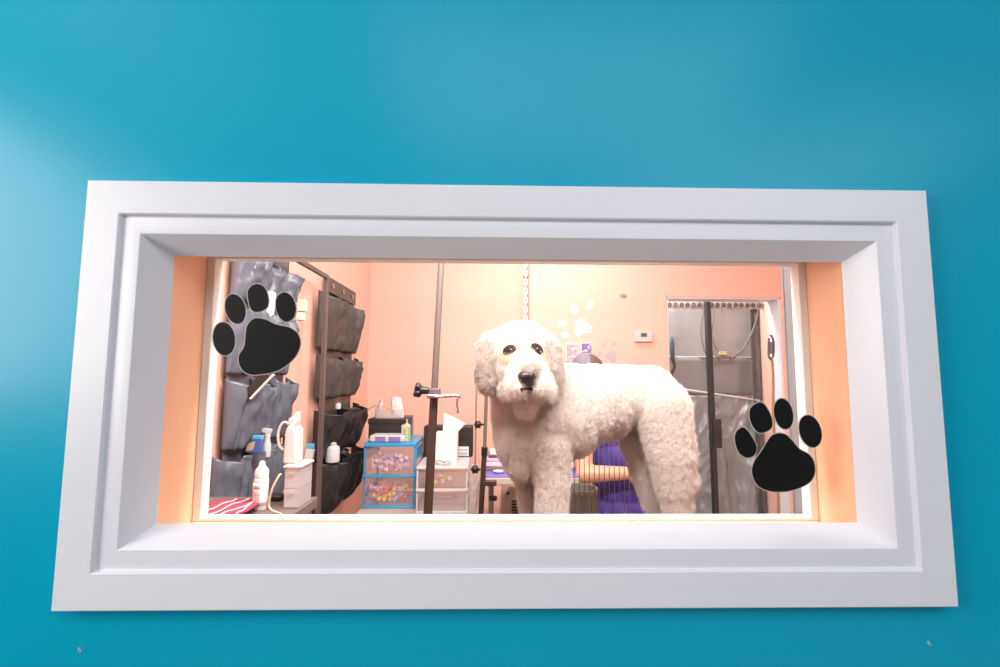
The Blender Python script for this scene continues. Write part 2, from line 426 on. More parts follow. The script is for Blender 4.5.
def ell(cx, cy, rx, ry, ang, egg=0.0, n=12):
    out = []
    for i in range(n):
        a = 2*PI*i/n; x = rx*math.cos(a)*(1+egg*math.sin(a)); y = ry*math.sin(a); c, s = math.cos(ang), math.sin(ang)
        out.append((cx+x*c-y*s, cy+x*s+y*c))
    return out
paw('black paw print sticker at the upper left of the window glass, tilted to the right', 6.065, 205, 275,
    [(300, 265), (255, 315), (240, 430), (207, 490), (215, 555), (265, 600), (350, 600), (450, 575), (540, 505), (577, 430), (565, 360), (510, 318), (430, 300), (360, 268)],
    [ell(116, 387, 66, 101, -.12), ell(185, 206, 60, 91, -.25), [(300, 58), (262, 95), (268, 170), (290, 218), (330, 222), (375, 200), (387, 150), (370, 90), (340, 60)],
     [(470, 108), (435, 140), (433, 210), (460, 265), (500, 283), (540, 255), (552, 200), (535, 145), (505, 112)]])
paw('black paw print sticker at the lower right of the window glass', 6.065, 725, 390,
    [(322, 262), (275, 285), (225, 365), (175, 440), (165, 510), (200, 580), (270, 612), (350, 616), (430, 600), (510, 560), (543, 500), (535, 430), (500, 385), (450, 358), (400, 300), (365, 270)],
    [[(100, 228), (65, 260), (62, 320), (85, 380), (130, 410), (175, 395), (190, 345), (165, 290), (130, 240)],
     [(200, 78), (155, 110), (150, 170), (175, 230), (215, 260), (275, 235), (284, 185), (260, 120), (230, 82)],
     ell(354, 144, 56, 94, -.2), ell(516, 250, 65, 100, -.3)])

# ------------------------------------------------------------------ hanging pocket organisers along the left wall
def cloth_panel(w, x, z0, z1, h0, h1, amp, seed, nu=24, nv=30):
    def fn(u, v):
        z = lerp(z0, z1, u); h = lerp(h0, h1, v)
        n = noise.noise((u*5+seed, v*4, seed*1.7))
        return (x+.004+amp*(.5+.5*n), Y(z), h)
    w.grid(fn, nu, nv)
def pocket(w, x, z0, z1, hb, ht, bulge, seed, nu=26, nv=20, sag=.02):
    def fn(u, v):
        z = lerp(z0, z1, u); prof = max(0.0, math.sin(PI*u))**.5
        lip = (v**.6)*(1-.25*max(0, v-.75)/.25)
        f1 = noise.noise((u*7+seed, v*1.3, seed)); f2 = noise.noise((u*16+seed*2, v*3.5+u*3, seed*.7))
        out = bulge*prof*(.30+.70*lip)*(1+.35*f1) + .016*f2*prof + .20*bulge*math.sin(2*PI*2.6*u+seed*1.9+1.2*f1)*v*prof + .010*noise.noise((u*26+seed, v*6-u*8, seed*1.3))*prof
        h = lerp(hb, ht, v) - sag*prof*(v**3)*(1+.6*f1) - (1-v)**3*.01*prof
        zz = z + .018*f1*v*prof
        return (x+.008+max(0, out), Y(zz), h)
    w.grid(fn, nu, nv)
ox = XL+.014
org = thing('hanging_organizer', 'blue-grey nylon pocket organizer hanging on the left wall behind the upper paw sticker', 'organizer', (ox, Y(1.8), .93))
OZA, OZB = 1.60, 2.03
w = MB(); cloth_panel(w, ox, OZA, OZB, .93, 1.97, .012, 3.1); w.build('backing', M_GREYCLOTH, org, smooth=True, solid=.004, angle=180)
zz = [OZA-.02, lerp(OZA, OZB, .34), lerp(OZA, OZB, .68), OZB+.02]
for r, (hb, ht) in enumerate(((.94, 1.18), (1.19, 1.43), (1.45, 1.70), (1.71, 1.895))):
    for c in range(3):
        w = MB(); pocket(w, ox+.006, zz[c]+.004-(.05 if r == 0 and c == 0 else 0), zz[c+1]-.004, hb, ht, .055+.02*((r+c) % 2), 5.3*r+2.1*c+1, sag=.03)
        w.build('pocket', M_GREYCLOTH, org, smooth=True, solid=.003, angle=180)
w = MB(); w.tube([(ox+.012, Y(OZA), 1.965), (ox+.014, Y(lerp(OZA, OZB, .5)), 1.97), (ox+.012, Y(OZB), 1.965)], .008); w.build('top_hem', M_GREYCLOTH, org, smooth=True)
dk = thing('hanging_organizer', 'dark charcoal pocket organizer hanging behind the metal rack post near the corner', 'organizer', (ox, Y(2.8), .68))
QA, QB = 2.46, 3.02
w = MB(); cloth_panel(w, ox, QA+.04, QB-.02, .70, 1.975, .012, 8.4); w.build('backing', M_DARKCLOTH, dk, smooth=True, solid=.004, angle=180)
w = MB(); w.b2((ox+.017, Y(QA+.04), 1.89), (ox+.026, Y(QB-.02), 1.975)); w.build('top_hem', M_DARKCLOTH, dk, bevel=.003)
for k in range(3):
    w = MB(); zc = lerp(QA+.1, QB-.1, k/2)
    w.tube([(ox+.029, Y(zc)+.011*math.cos(a*PI/6), 1.935+.011*math.sin(a*PI/6)) for a in range(12)], .004, n=8, closed=True); w.build('grommet', M_CHROME, dk, smooth=True)
zm = lerp(QA, QB, .52)
for r, (hb, ht, mt, bl) in enumerate(((.71, 1.0, M_BLACKCLOTH, .13), (1.005, 1.26, M_BLACKCLOTH, .12), (1.32, 1.55, M_DARKCLOTH, .085), (1.58, 1.88, M_DARKCLOTH, .085))):
    for c, (a, b) in enumerate(((QA-.08, zm), (zm, QB+.03))):
        w = MB(); pocket(w, ox+.006, a+.004, b-.004, hb, ht, bl, 3.7*r+4.4*c+.5, sag=.03)
        w.build('pocket', mt, dk, smooth=True, solid=.003, angle=180)
# metal rack: rail and post
rk = thing('metal_rack', 'brown metal rack with slanting top rail and upright post beside the charcoal organizer', 'rack', (ox+.04, Y(2.29), 0))
RZ_ = 2.29
px_ = G(322, 400, RZ_).x; hr = GZ(275, RZ_, 322)
w = MB(); w.b2((px_-.011, Y(RZ_)-.011, 0), (px_+.011, Y(RZ_)+.011, hr)); w.build('post', M_RACK, rk, bevel=.002)
w = MB(); w.b2((px_-.010, Y(1.5), hr-.02), (px_+.010, Y(RZ_)-.011, hr)); w.build('rail', M_RACK, rk, bevel=.002)
for zq in (1.52,):
    w = MB(); w.b2((XL, Y(zq)-.008, hr-.018), (px_-.010, Y(zq)+.008, hr-.004)); w.build('wall_bracket', M_RACK, rk)
# things in the pockets
def gbox(name, px0, py0, px1, py1, z, d, m, label, cat, rot=0.0, bevel=.002, group=None):
    a = G(px0, py0, z); b = G(px1, py1, z); c = (a+b)/2
    w = MB(); w.box((0, 0, 0), (abs(b.x-a.x), d, abs(a.z-b.z)), (0, rot, 0))
    for v in w.bm.verts: v.co += Vector((c.x, Y(z)+d/2, c.z))
    return tag(w.build(name, m, bevel=bevel, origin=(c.x, Y(z)+d/2, min(a.z, b.z))), label, cat, group)
gbox('carton', 233, 283, 249, 297, 1.63, .05, M_PEACHLABEL, 'pale peach carton sticking out of a grey pocket above the sticker toes', 'carton')
gbox('carton', 258, 291, 271, 316, 1.78, .03, M_WPAPER, 'white carton in a grey pocket just behind the sticker toes', 'carton', rot=.05)
gbox('carton', 296, 299, 304, 311, 2.07, .04, M_CREAM, 'upper cream box at the right edge of the blue-grey organizer', 'box')
gbox('carton', 296, 312, 302, 320, 2.07, .04, M_CREAM, 'lower cream box at the right edge of the blue-grey organizer', 'box')
# dark slicker comb in second row
cb = thing('comb', 'dark comb with pale edge leaning out of a blue-grey pocket below the sticker', 'comb', G(258, 390, 1.62))
a = G(272, 375, 1.64); b = G(251, 397, 1.62)
d = (a-b).normalized(); up_ = Vector((0, 1, 0)).cross(d); up_ = -up_ if up_.z < 0 else up_
rot = Matrix((d, Vector((0, 1, 0)), d.cross(Vector((0, 1, 0))))).transposed()
w = MB(); w.box((a+b)/2+up_*.016+Vector((0, 0, 0)), ((a-b).length*.95, .010, .034), rot); w.build('comb_body', M_BLACK, cb, bevel=.003)
w = MB(); w.box((a+b)/2-up_*.004, ((a-b).length*1.1, .013, .006), rot); w.build('pale_edge', M_WPLAST, cb)
# blue packet
pk = thing('packet', 'blue and tan packet standing in a lower pocket of the blue-grey organizer', 'packet', G(252, 452, 1.70))
a = G(246, 436, 1.70); b = G(261, 453, 1.70)
w = MB(); w.b2((a.x, a.y, b.z), (b.x, a.y+.018, a.z)); w.build('packet_body', M_PALEBLUE, pk, bevel=.003)
w = MB(); w.b2((a.x-.0005, a.y-.001, lerp(b.z, a.z, .78)), (b.x+.0005, a.y+.019, a.z+.001)); o = w.build('packet_top', M_CYAN, pk, bevel=.003); o['label'] = 'sky blue top of the packet'
w = MB(); w.prism([(lerp(a.x, b.x, .05), lerp(b.z, a.z, .1)), (lerp(a.x, b.x, .5), lerp(b.z, a.z, .2)), (lerp(a.x, b.x, .6), lerp(b.z, a.z, .7)), (lerp(a.x, b.x, .1), lerp(b.z, a.z, .55))], 'y', a.y-.002, a.y)
o = w.build('packet_print', M_TAN, pk); o['label'] = 'tan print on the packet'
# white spray trigger
sp_ = thing('spray_bottle', 'white trigger spray head poking out of the blue-grey pocket beside the blue packet', 'spray bottle', G(268, 452, 1.80))
c = G(267.5, 437, 1.80)
w = MB(); w.lathe([(.012, -.075), (.014, -.07), (.014, -.03), (.010, -.012), (.010, 0), (.012, .006), (.011, .014)], c); w.build('bottle_body', M_WPLAST, sp_, smooth=True)
w = MB(); w.prism([(c.x-.022, c.z+.018), (c.x+.012, c.z+.012), (c.x+.016, c.z+.03), (c.x-.018, c.z+.034)], 'y', c.y-.008, c.y+.008); w.build('nozzle', M_WPLAST, sp_, bevel=.002)
w = MB(); w.tube([c+Vector((-.012, 0, .018)), c+Vector((-.018, 0, .002)), c+Vector((-.014, 0, -.012))], .004); w.build('trigger', M_WPLAST, sp_, smooth=True)
# items in the charcoal organiser
def bottle_at(px, pyb, pyt, z, rpx, label, body, capm, prof=None, name='squeeze_bottle', cat='bottle'):
    b = G(px, pyb, z); tz = GZ(pyt, z, px); H = tz-b.z; r = rpx*z/F_PX
    t = thing(name, label, cat, b)
    w = MB(); w.lathe(prof or [(r*.9, 0), (r, H*.03), (r, H*.62), (r*.8, H*.72), (r*.42, H*.78), (r*.42, H*.8)], b); w.build('bottle_body', body, t, smooth=True)
    w = MB(); w.lathe([(r*.5, H*.795), (r*.5, H*.88), (r*.28, H*.92), (r*.16, H)], b); w.build('cap', capm, t, smooth=True)
    return t, b, H, r
bottle_at(332.5, 462, 440, 2.50, 6.5, 'white squeeze bottle in a lower black pocket of the charcoal organizer', M_WPLAST, M_WPLAST)
bottle_at(338, 409, 401, 2.60, 2.6, 'small white bottle with red tip in a pocket of the charcoal organizer', M_WPLAST, mat('red_tip', (.5, .04, .06, 1), .4))
gb = gbox('packet', 305, 449, 312.5, 460, 2.30, .02, M_WPLAST, 'white packet with blue top clipped beside the rack post', 'packet', rot=.15)
w = MB(); a = G(305.6, 444, 2.30); b = G(313.2, 449, 2.30); w.b2((a.x, a.y, b.z), (b.x, a.y+.02, a.z)); o = w.build('packet_top', M_CYAN, gb, bevel=.002); o['label'] = 'sky blue top of the packet'
bx = G(346, 450, 2.62); w = MB(); w.tube([bx+Vector((.016*math.cos(a*PI/8), 0, .012*math.sin(a*PI/8))) for a in range(16)], .0035, n=8, closed=True)
tag(w.build('metal_ring', M_GREYMETAL, smooth=True), 'grey ring of a tool sticking out of the lowest black pocket', 'tool')
# light switch
sw = thing('light_switch', 'white light switch on the peach wall beside the charcoal organizer', 'light switch', G(362, 369, 3.2))
X0 = XL
w = MB(); w.b2((X0, Y(3.17), GZ(379, 3.2, 362)), (X0+.008, Y(3.25), GZ(358.5, 3.2, 362))); w.build('switch_plate', M_WPLAST, sw, bevel=.002)
w = MB(); w.b2((X0+.008, Y(3.2), GZ(372, 3.2, 362)), (X0+.016, Y(3.22), GZ(366, 3.2, 362))); w.build('toggle', M_WPLAST, sw, bevel=.002)

# ------------------------------------------------------------------ cabinet with bottle, jug, bins (near left)
CT = 1.09
cab = thing('cabinet', 'taupe laminate cabinet below the blue-grey organizer at the bottom left', 'cabinet', (-.72, Y(1.25), 0))
CX0, CX1 = -.90, -.535
w = MB(); w.b2((CX0, Y(1.12), CT-.03), (CX1, Y(1.39), CT)); w.build('cabinet_top', M_COUNTER, cab, bevel=.003)
w = MB(); w.b2((CX0+.01, Y(1.135), 0.06), (CX1-.01, Y(1.38), CT-.03)); w.b2((CX0+.03, Y(1.15), 0), (CX1-.03, Y(1.37), .06)); w.build('cabinet_body', M_COUNTER, cab, bevel=.003)
for k in (0, 1):
    xa = lerp(CX0+.01, CX1-.01, k*.5)+.004; xb = lerp(CX0+.01, CX1-.01, k*.5+.5)-.004
    w = MB(); w.b2((xa, Y(1.122), .08), (xb, Y(1.135), CT-.05)); dr = w.build('door', M_COUNTER, cab, bevel=.002)
    xh = xb-.03 if k == 0 else xa+.03
    w = MB(); w.cone((xh, Y(1.113), .7), (xh, Y(1.113), .82), .006); w.build('handle', M_CHROME, dr, smooth=True)
bt = G(260.3, 505.5, 1.265)
t, b, H, r = bottle_at(260.3, 505.5, 461, 1.265, 6.6, 'white dropper bottle with peach label on the taupe cabinet', M_PINKCAP, M_PINKCAP,
    prof=None)
t.location = (b.x, b.y, CT)
dzb = CT-b.z
for ch in t.children: ch.matrix_parent_inverse = Matrix.Translation((-b.x, -b.y, -b.z))
for ch in list(t.children): bpy.data.objects.remove(ch)
H = GZ(461, 1.265, 260)-CT; bb = Vector((b.x, b.y, CT))
w = MB(); w.lathe([(r*.92, 0), (r, H*.02), (r, H*.60), (r*.97, H*.64), (r*.85, H*.66)], bb); w.build('bottle_body', M_PINKCAP, t, smooth=True)
w = MB(); w.lathe([(r*.93, H*.665), (r*.93, H*.80), (r*.75, H*.85), (r*.45, H*.90), (r*.40, H*.97), (r*.25, H)], bb); w.build('cap', M_PINKCAP, t, smooth=True)
w = MB(); n = 24
def lab(u, v):
    a = -PI*1.0 + u*PI*.95
    return (bb.x+(r+.0008)*math.cos(a), bb.y+(r+.0008)*math.sin(a), bb.z+H*lerp(.10, .56, v))
w.grid(lab, n, 4); lb = w.build('label', M_WPAPER, t, smooth=True, solid=.0005)
w = MB()
def lab2(u, v):
    a = -PI*1.0 + u*PI*.28
    return (bb.x+(r+.0014)*math.cos(a), bb.y+(r+.0014)*math.sin(a), bb.z+H*lerp(.14, .54, v))
w.grid(lab2, 8, 4); o = w.build('label_stripe', M_PEACHLABEL, lb, smooth=True, solid=.0004); o['label'] = 'peach stripe on the label'
w = MB()
for k, v in enumerate((.5, .46, .36, .32, .28, .24, .20)):
    for s in range(3):
        a = -PI*.66 + s*.3 + .1*(k % 2)
        w.box((bb.x+(r+.0014)*math.cos(a), bb.y+(r+.0014)*math.sin(a), bb.z+H*v), (.0045, .0008, .0016 if k > 1 else .003), (0, 0, a+PI/2))
w.build('label_print', M_LINE, lb)
# folded maroon patterned cloth
mc = thing('bandana', 'folded maroon bandana with pale lines lying on the cabinet', 'bandana', G(230, 510, 1.2))
pa = [G(203, 508, 1.19), G(257, 501, 1.23)]
def bnd(u, v):
    x = lerp(GX(196, 1.2), GX(257, 1.2), u); y = Y(lerp(1.14, 1.31, v))
    return (x, y, CT+.004+.012*u*(1-.3*v)+.005*noise.noise((u*6, v*5, 2)) + .004)
w = MB(); w.grid(bnd, 24, 16); w.build('cloth', M_MAROON, mc, smooth=True, solid=.006, angle=180)
for u0, u1 in ((.25, .40), (.5, .62), (.98, .80), (.72, .95)):
    w = MB(); w.tube([Vector(bnd(lerp(u0, u1, k/8), k/8))+Vector((0, 0, .004)) for k in range(9)], .0018, n=6); w.build('stripe', M_PALEPINK, mc, smooth=True)
# dark oval brush
ob = thing('palm_brush', 'dark oval palm brush lying on the cabinet beside the white bottle', 'brush', G(281, 495, 1.33))
c = Vector((GX(281, 1.35), Y(1.35), CT)); w = MB(); w.ball((c.x, c.y, CT+.012), (.03, .02, .009)); w.build('brush_back', M_BLACK, ob, smooth=True)
w = MB(); w.ball((c.x, c.y, CT+.005), (.026, .017, .005)); w.build('bristle_pad', M_DARKMETAL, ob, smooth=True)
# clear stack of drawers and white jug on top
cs = thing('clear_drawer_tower', 'small clear plastic drawer tower on the cabinet corner under the white jug', 'drawer tower', (GX(295, 1.28), Y(1.28), CT))
tx0, tx1 = GX(289.5, 1.27), GX(304.5, 1.27); th = GZ(468, 1.27, 296)
for k in range(2):
    h0 = lerp(CT+.002, th, k*.5); h1 = lerp(CT+.002, th, k*.5+.5)-.002
    w = MB(); t0 = .002
    w.b2((tx0, Y(1.27), h0), (tx1, Y(1.27)+t0, h1)); w.b2((tx0, Y(1.35), h0), (tx1, Y(1.35)+t0, h1)); w.b2((tx0, Y(1.27), h0), (tx0+t0, Y(1.35), h1)); w.b2((tx1-t0, Y(1.27), h0), (tx1, Y(1.35), h1)); w.b2((tx0, Y(1.27), h0), (tx1, Y(1.35), h0+t0))
    d = w.build('drawer', M_CLEARBIN, cs)
    w = MB(); w.b2((lerp(tx0, tx1, .3), Y(1.264), h1-.012), (lerp(tx0, tx1, .7), Y(1.27), h1-.006)); w.build('handle', M_CLEARBIN, d)
w = MB(); w.b2((tx0-.004, Y(1.265), th), (tx1+.004, Y(1.356), th+.007)); w.build('drawer_top', M_WPLAST, cs, bevel=.002)
jb = th+.007
jg = thing('spray_jug', 'white plastic jug with loop handle standing on the clear drawer tower', 'jug', (GX(296, 1.31), Y(1.31), jb))
jx0, jx1 = GX(290, 1.31), GX(302, 1.31); jt = GZ(411, 1.31, 296)
def zz_(f): return lerp(jb, jt, f)
w = MB(); w.prism([(jx0, jb), (jx1+.002, jb), (jx1+.001, zz_(.62)), (lerp(jx0, jx1, .75), zz_(.72)), (lerp(jx0, jx1, .25), zz_(.72)), (jx0+.003, zz_(.6))], 'y', Y(1.285), Y(1.34)); w.build('jug_body', M_WPLAST, jg, bevel=.006)
w = MB(); w.prism([(lerp(jx0, jx1, .22), zz_(.70)), (lerp(jx0, jx1, .78), zz_(.70)), (lerp(jx0, jx1, .85), zz_(.82)), (lerp(jx0, jx1, .8), zz_(1.0)), (lerp(jx0, jx1, .6), zz_(.9)), (lerp(jx0, jx1, .2), zz_(.86))], 'y', Y(1.295), Y(1.33)); w.build('spout', M_WPLAST, jg, bevel=.004)
hc = Vector((GX(288.5, 1.31), Y(1.312), GZ(436, 1.31, 288)))
w = MB(); w.tube([hc+Vector((-.004+.018*math.cos(a*PI/10), 0, .038*math.sin(a*PI/10))) for a in range(20)], .0036, n=8, closed=True); w.build('handle', M_WPLAST, jg, smooth=True)
# white cable arcs down from the jug side to the cabinet
w = MB(); w.tube(smooth_path([Vector((tx0-.004, Y(1.255), th-.012)), Vector((GX(283, 1.25), Y(1.25), GZ(477, 1.25, 283))), Vector((GX(277, 1.25), Y(1.25), GZ(491, 1.25, 277))), Vector((GX(276, 1.26), Y(1.26), CT+.004)), Vector((GX(288, 1.2), Y(1.2), CT+.004)), Vector((GX(272, 1.16), Y(1.16), CT+.004))]), .0026, n=8)
tag(w.build('cable', M_CREAM, smooth=True), 'pale cable looping over the cabinet beside the clear drawers', 'cable')

# ------------------------------------------------------------------ supply table with two drawer units (back left)
ST = GZ(513, 2.52, 420)
st = thing('supply_table', 'low beige supply table carrying the plastic drawer units', 'table', (GX(420, 2.8), Y(2.8), 0))
sx0, sx1 = GX(364.5, 2.6), GX(476, 2.5)
w = MB(); w.b2((sx0, Y(2.46), ST-.03), (sx1, Y(3.05), ST)); w.build('tabletop', M_CABINETW, st, bevel=.003)
for lx in (sx0+.03, sx1-.03):
    for ly in (2.5, 3.01):
        w = MB(); w.b2((lx-.018, Y(ly)-.018, 0), (lx+.018, Y(ly)+.018, ST-.03)); w.build('leg', M_CABINETW, st)
def drawer_unit(name, label, x0, x1, z0, z1, h0, h1, rim, frame_m, body_m, n):
    t = thing(name, label, 'drawer unit', ((x0+x1)/2, Y((z0+z1)/2), h0)); fr = MB(); e = .012
    fr.b2((x0, Y(z0), h1-rim), (x1, Y(z1), h1)); fr.b2((x0, Y(z0), h0), (x1, Y(z1), h0+.014))
    for xx in (x0, x1-e):
        for yy in (z0+.012, z1-e): fr.b2((xx, Y(yy), h0), (xx+e, Y(yy)+e, h1))
    for xx in (x0, x1-e*.6): fr.b2((xx, Y(z0)+.03, h0+.05), (xx+e*.6, Y(z1)-.02, h0+.085)); fr.b2((xx, Y(z0)+.03, h1-.1), (xx+e*.6, Y(z1)-.02, h1-.03))
    hh = (h1-rim-h0-.014)/n; bounds = []
    for k in range(1, n): fr.b2((x0, Y(z0), h0+.014+hh*k-.008), (x1, Y(z0)+.02, h0+.014+hh*k+.008))
    fr.build('frame', frame_m, t, bevel=.003)
    for k in range(n):
        a = h0+.016+hh*k+(.009 if k else 0); b = h0+.012+hh*(k+1)-.010; th_ = .003; w = MB()
        w.mi = 0; w.b2((x0+e, Y(z0)+.002, a), (x1-e, Y(z0)+.002+th_, b)); w.mi = 1; w.b2((x0+e, Y(z1)-.02, a), (x1-e, Y(z1)-.02+th_, b-.01))
        w.b2((x0+e, Y(z0)+.002, a), (x0+e+th_, Y(z1)-.02, b-.01)); w.b2((x1-e-th_, Y(z0)+.002, a), (x1-e, Y(z1)-.02, b-.01)); w.b2((x0+e, Y(z0)+.002, a), (x1-e, Y(z1)-.02, a+th_))
        d = w.build('drawer', [body_m, M_GLASS], t)
        w = MB(); xm = (x0+x1)/2; w.b2((xm-.06, Y(z0)-.012, b-.026), (xm+.06, Y(z0)+.002, b-.014)); w.build('handle', body_m, d, bevel=.002)
        bounds.append((a+th_, b))
    return t, bounds
bx0, bx1 = GX(365.5, 2.6), GX(417.5, 2.6); bh = GZ(443, 2.6, 390)
bu, bb_ = drawer_unit('drawer_unit', 'blue framed drawer unit with frosted fronts full of pink bows', bx0, bx1, 2.6, 2.93, ST, bh, .022, M_BLUEPL, M_FROST, 2)
wx0, wx1 = GX(418, 2.5), GX(469, 2.5); wh = GZ(467, 2.5, 440)
wu, wb_ = drawer_unit('drawer_unit', 'white drawer unit with clear fronts beside the dark grooming pole', wx0, wx1, 2.5, 2.9, ST, wh, .014, M_WPLAST, M_FROST, 2)
# ribbon bows
def bow(name, m, m2, s):
    t = thing(name, '', 'bow', (0, 0, 0))
    for sx in (-1, 1):
        w = MB()
        w.grid(lambda u, v: (sx*s*(.12+.9*math.sin(PI*u)), s*.36*math.sin(2*PI*u)*(.35+.65*math.sin(PI*u)), (s*.9*(v-.5))*(.45+.55*math.sin(PI*u))+s*.1*math.sin(6*u)), 14, 4)
        w.build('ribbon_loop', m, t, smooth=True, solid=s*.06, angle=180)
    w = MB(); w.ball((0, 0, 0), (s*.22, s*.3, s*.22), seg=10); w.build('knot', m2, t, smooth=True)
    return t
protos = [bow('ribbon_bow', M_PALEPINK, M_PINK, .030), bow('ribbon_bow', M_PINK, M_PALEPINK, .030), bow('ribbon_bow', M_RED, M_YELL, .030),
          bow('ribbon_bow', M_LILAC, M_PALEPINK, .030), bow('ribbon_bow', M_YELL, M_RED, .028)]
names = ['pale pink', 'rose pink', 'coral red', 'lilac', 'gold']
first = [True]*5
def fill(a, b, x0, x1, zf, rows, cols, pick, where, seed):
    rnd = random.Random(seed)
    for r in range(rows):
        for c in range(cols):
            k = pick(r, c, rnd)
            x = lerp(x0, x1, (c+.5+rnd.uniform(-.25, .25))/cols); z = a+.036+r*.024+rnd.uniform(-.003, .004)
            if z > b-.034: continue
            p = (x, Y(zf)+rnd.uniform(-.002, .008)+(.008 if r % 2 else 0), z)
            lab = f'{names[k]} ribbon bow heaped behind the frosted front of the {where}'; grp = f'{names[k]} bows in the {where}'
            rot = (rnd.uniform(-.5, .5), rnd.uniform(-1.2, 1.2), rnd.uniform(-.4, .4))
            if first[k]:
                o = protos[k]; o.location = p; o.rotation_euler = rot; o['label'] = lab; first[k] = False
            else: o = dup(protos[k], p, lab, rot)
            o['group'] = grp
fill(bb_[1][0], bb_[1][1], bx0+.052, bx1-.052, 2.6+.034, 5, 6, lambda r, c, R: R.choice([0, 0, 0, 1, 3]), 'upper blue drawer', 3)
fill(bb_[0][0], bb_[0][1], bx0+.052, bx1-.052, 2.6+.034, 5, 6, lambda r, c, R: (R.choice([2, 2, 1, 4]) if c < 3 else R.choice([0, 3, 1, 4, 2])), 'lower blue drawer', 5)
fill(wb_[1][0], wb_[1][1], wx0+.10, wx1-.10, 2.5+.040, 1, 3, lambda r, c, R: R.choice([4, 0, 4]), 'upper white drawer', 8)
for i in range(5):
    if first[i]:
        for ch in list(protos[i].children): bpy.data.objects.remove(ch)
        bpy.data.objects.remove(protos[i])
# on the blue unit: flat packs, black box, plastic bag, green bottle, picture frame behind
zt = bh
fp0, fp1 = GX(371, 2.62), GX(406, 2.62)
t = thing('wipes_pack', 'flat white pack with purple prints on the blue drawer unit', 'pack', ((fp0+fp1)/2, Y(2.64), zt))
w = MB(); w.b2((fp0, Y(2.62), zt), (fp1, Y(2.74), zt+.038)); w.build('pack_body', M_WPLAST, t, bevel=.010)
for a, b in ((.17, .46), (.55, .88)):
    w = MB(); w.b2((lerp(fp0, fp1, a), Y(2.618), zt+.004), (lerp(fp0, fp1, b), Y(2.62), zt+.032)); w.build('pack_print', M_PURPBOX, t)
q0, q1 = GX(371, 2.78), GX(409, 2.78); qb = zt; qt = GZ(418.5, 2.78, 390)
t = thing('storage_box', 'black storage box standing behind the flat pack on the blue drawer unit', 'box', ((q0+q1)/2, Y(2.82), qb))
w = MB(); w.b2((q0, Y(2.76), qb), (q1, Y(2.91), qt-.03)); w.build('box_body', M_BLACKBOX, t, bevel=.003)
w = MB(); w.b2((q0-.004, Y(2.755), qt-.03), (q1+.004, Y(2.915), qt)); w.build('lid', M_BLACKBOX, t, bevel=.003)
# carrier bag on the box: two handles standing up
t = thing('plastic_bag', 'white plastic carrier bag with raised handles on the black storage box', 'bag', ((q0+q1)/2, Y(2.82), qt))
def bagfn(px0, px1, tl, tr, pyt, s):
    def fn(u, v):
        k = v**1.2; xa = lerp(GX(px0, 2.8), GX(tl, 2.8), k); xb = lerp(GX(px1, 2.8), GX(tr, 2.8), k)
        return (lerp(xa, xb, u), Y(2.8)+.02*math.sin(PI*u)*-1+.012*noise.noise((u*4+s, v*4, s)), lerp(qt+.001, GZ(pyt, 2.8, 385), v - .05*(abs(u-.5)*2)**2*v))
    return fn
w = MB(); w.grid(bagfn(376, 385, 381, 385, 398, 1), 10, 16); w.build('handle', M_BAG, t, smooth=True, solid=.002, angle=180)
w = MB(); w.grid(bagfn(391, 405, 392, 402, 397, 4), 12, 16); w.build('handle', M_WPAPER, t, smooth=True, solid=.002, angle=180)
w = MB(); w.grid(lambda u, v: (lerp(GX(377, 2.8), GX(404, 2.8), u), Y(2.78)+.03*math.sin(PI*u)*-.6, lerp(qt+.001, qt+.055+.01*math.sin(9*u), v)), 16, 6); w.build('bag_body', M_BAG, t, smooth=True, solid=.002, angle=180)
w = MB(); a = G(388, 411, 2.77)
for k, (dx, dz, s) in enumerate(((0, 0, .02), (.012, -.012, .012), (.004, .014, .01))): w.box((a.x+dx, Y(2.765), a.z+dz), (s, .002, s), (0, .5, 0))
o = w.build('bag_print', M_ORPACK, t); o['label'] = 'orange print on the bag'
w = MB()
for k in range(5): w.box((GX(391+k*2.2, 2.77), Y(2.763), qt+.012+.012*(k % 2)), (.006, .002, .004), (0, .4*k, 0))
w.tube([Vector((GX(394, 2.77)+.009*math.cos(a*PI/5), Y(2.763), qt+.04+.008*math.sin(a*PI/5))) for a in range(10)], .0015, n=6, closed=True)
w.build('bag_print', M_LINE, t)
# green bottle
gp = Vector((GX(406, 2.62), Y(2.66), zt)); gt = GZ(425.5, 2.62, 406)
t = thing('shampoo_bottle', 'pale green square bottle with thin straw at the front corner of the blue unit', 'bottle', gp)
w = MB(); w.b2((gp.x-.024, gp.y-.018, zt), (gp.x+.024, gp.y+.018, gt)); w.build('bottle_body', M_GREEN, t, bevel=.005)
w = MB(); w.lathe([(.012, 0), (.012, .006), (.004, .008), (.0035, .03)], (gp.x+.004, gp.y, gt)); w.build('pump_straw', M_WPLAST, t, smooth=True)
w = MB(); w.b2((gp.x+.016, gp.y-.0195, zt+.01), (gp.x+.021, gp.y-.0185, gt-.01)); o = w.build('label_stripe', mat('leaf_green', (.2, .5, .12, 1), .5), t); o['label'] = 'green stripe on the bottle'
w = MB()
for k in range(6): w.b2((gp.x-.012, gp.y-.0193, lerp(zt, gt, .25+.09*k)), (gp.x+.004-.004*(k % 2), gp.y-.0185, lerp(zt, gt, .25+.09*k)+.004))
w.build('label_print', M_LINE, t)
gbox('backing_board', 402, 415, 413, 442, 2.917, .01, mat('mauve_board', (.30, .24, .27, 1), .5), 'mauve board leaning behind the green bottle', 'board')
# tan cord from the organiser to the bag
w = MB(); w.tube(smooth_path([G(358, 410, 2.95), G(362, 414, 2.95), G(368, 410, 2.93), G(374, 406, 2.9), G(380, 406.5, 2.84)]), .0035, n=8)
tag(w.build('cord', M_CREAM, smooth=True), 'pale cord running from the charcoal organizer to the carrier bag', 'cord')
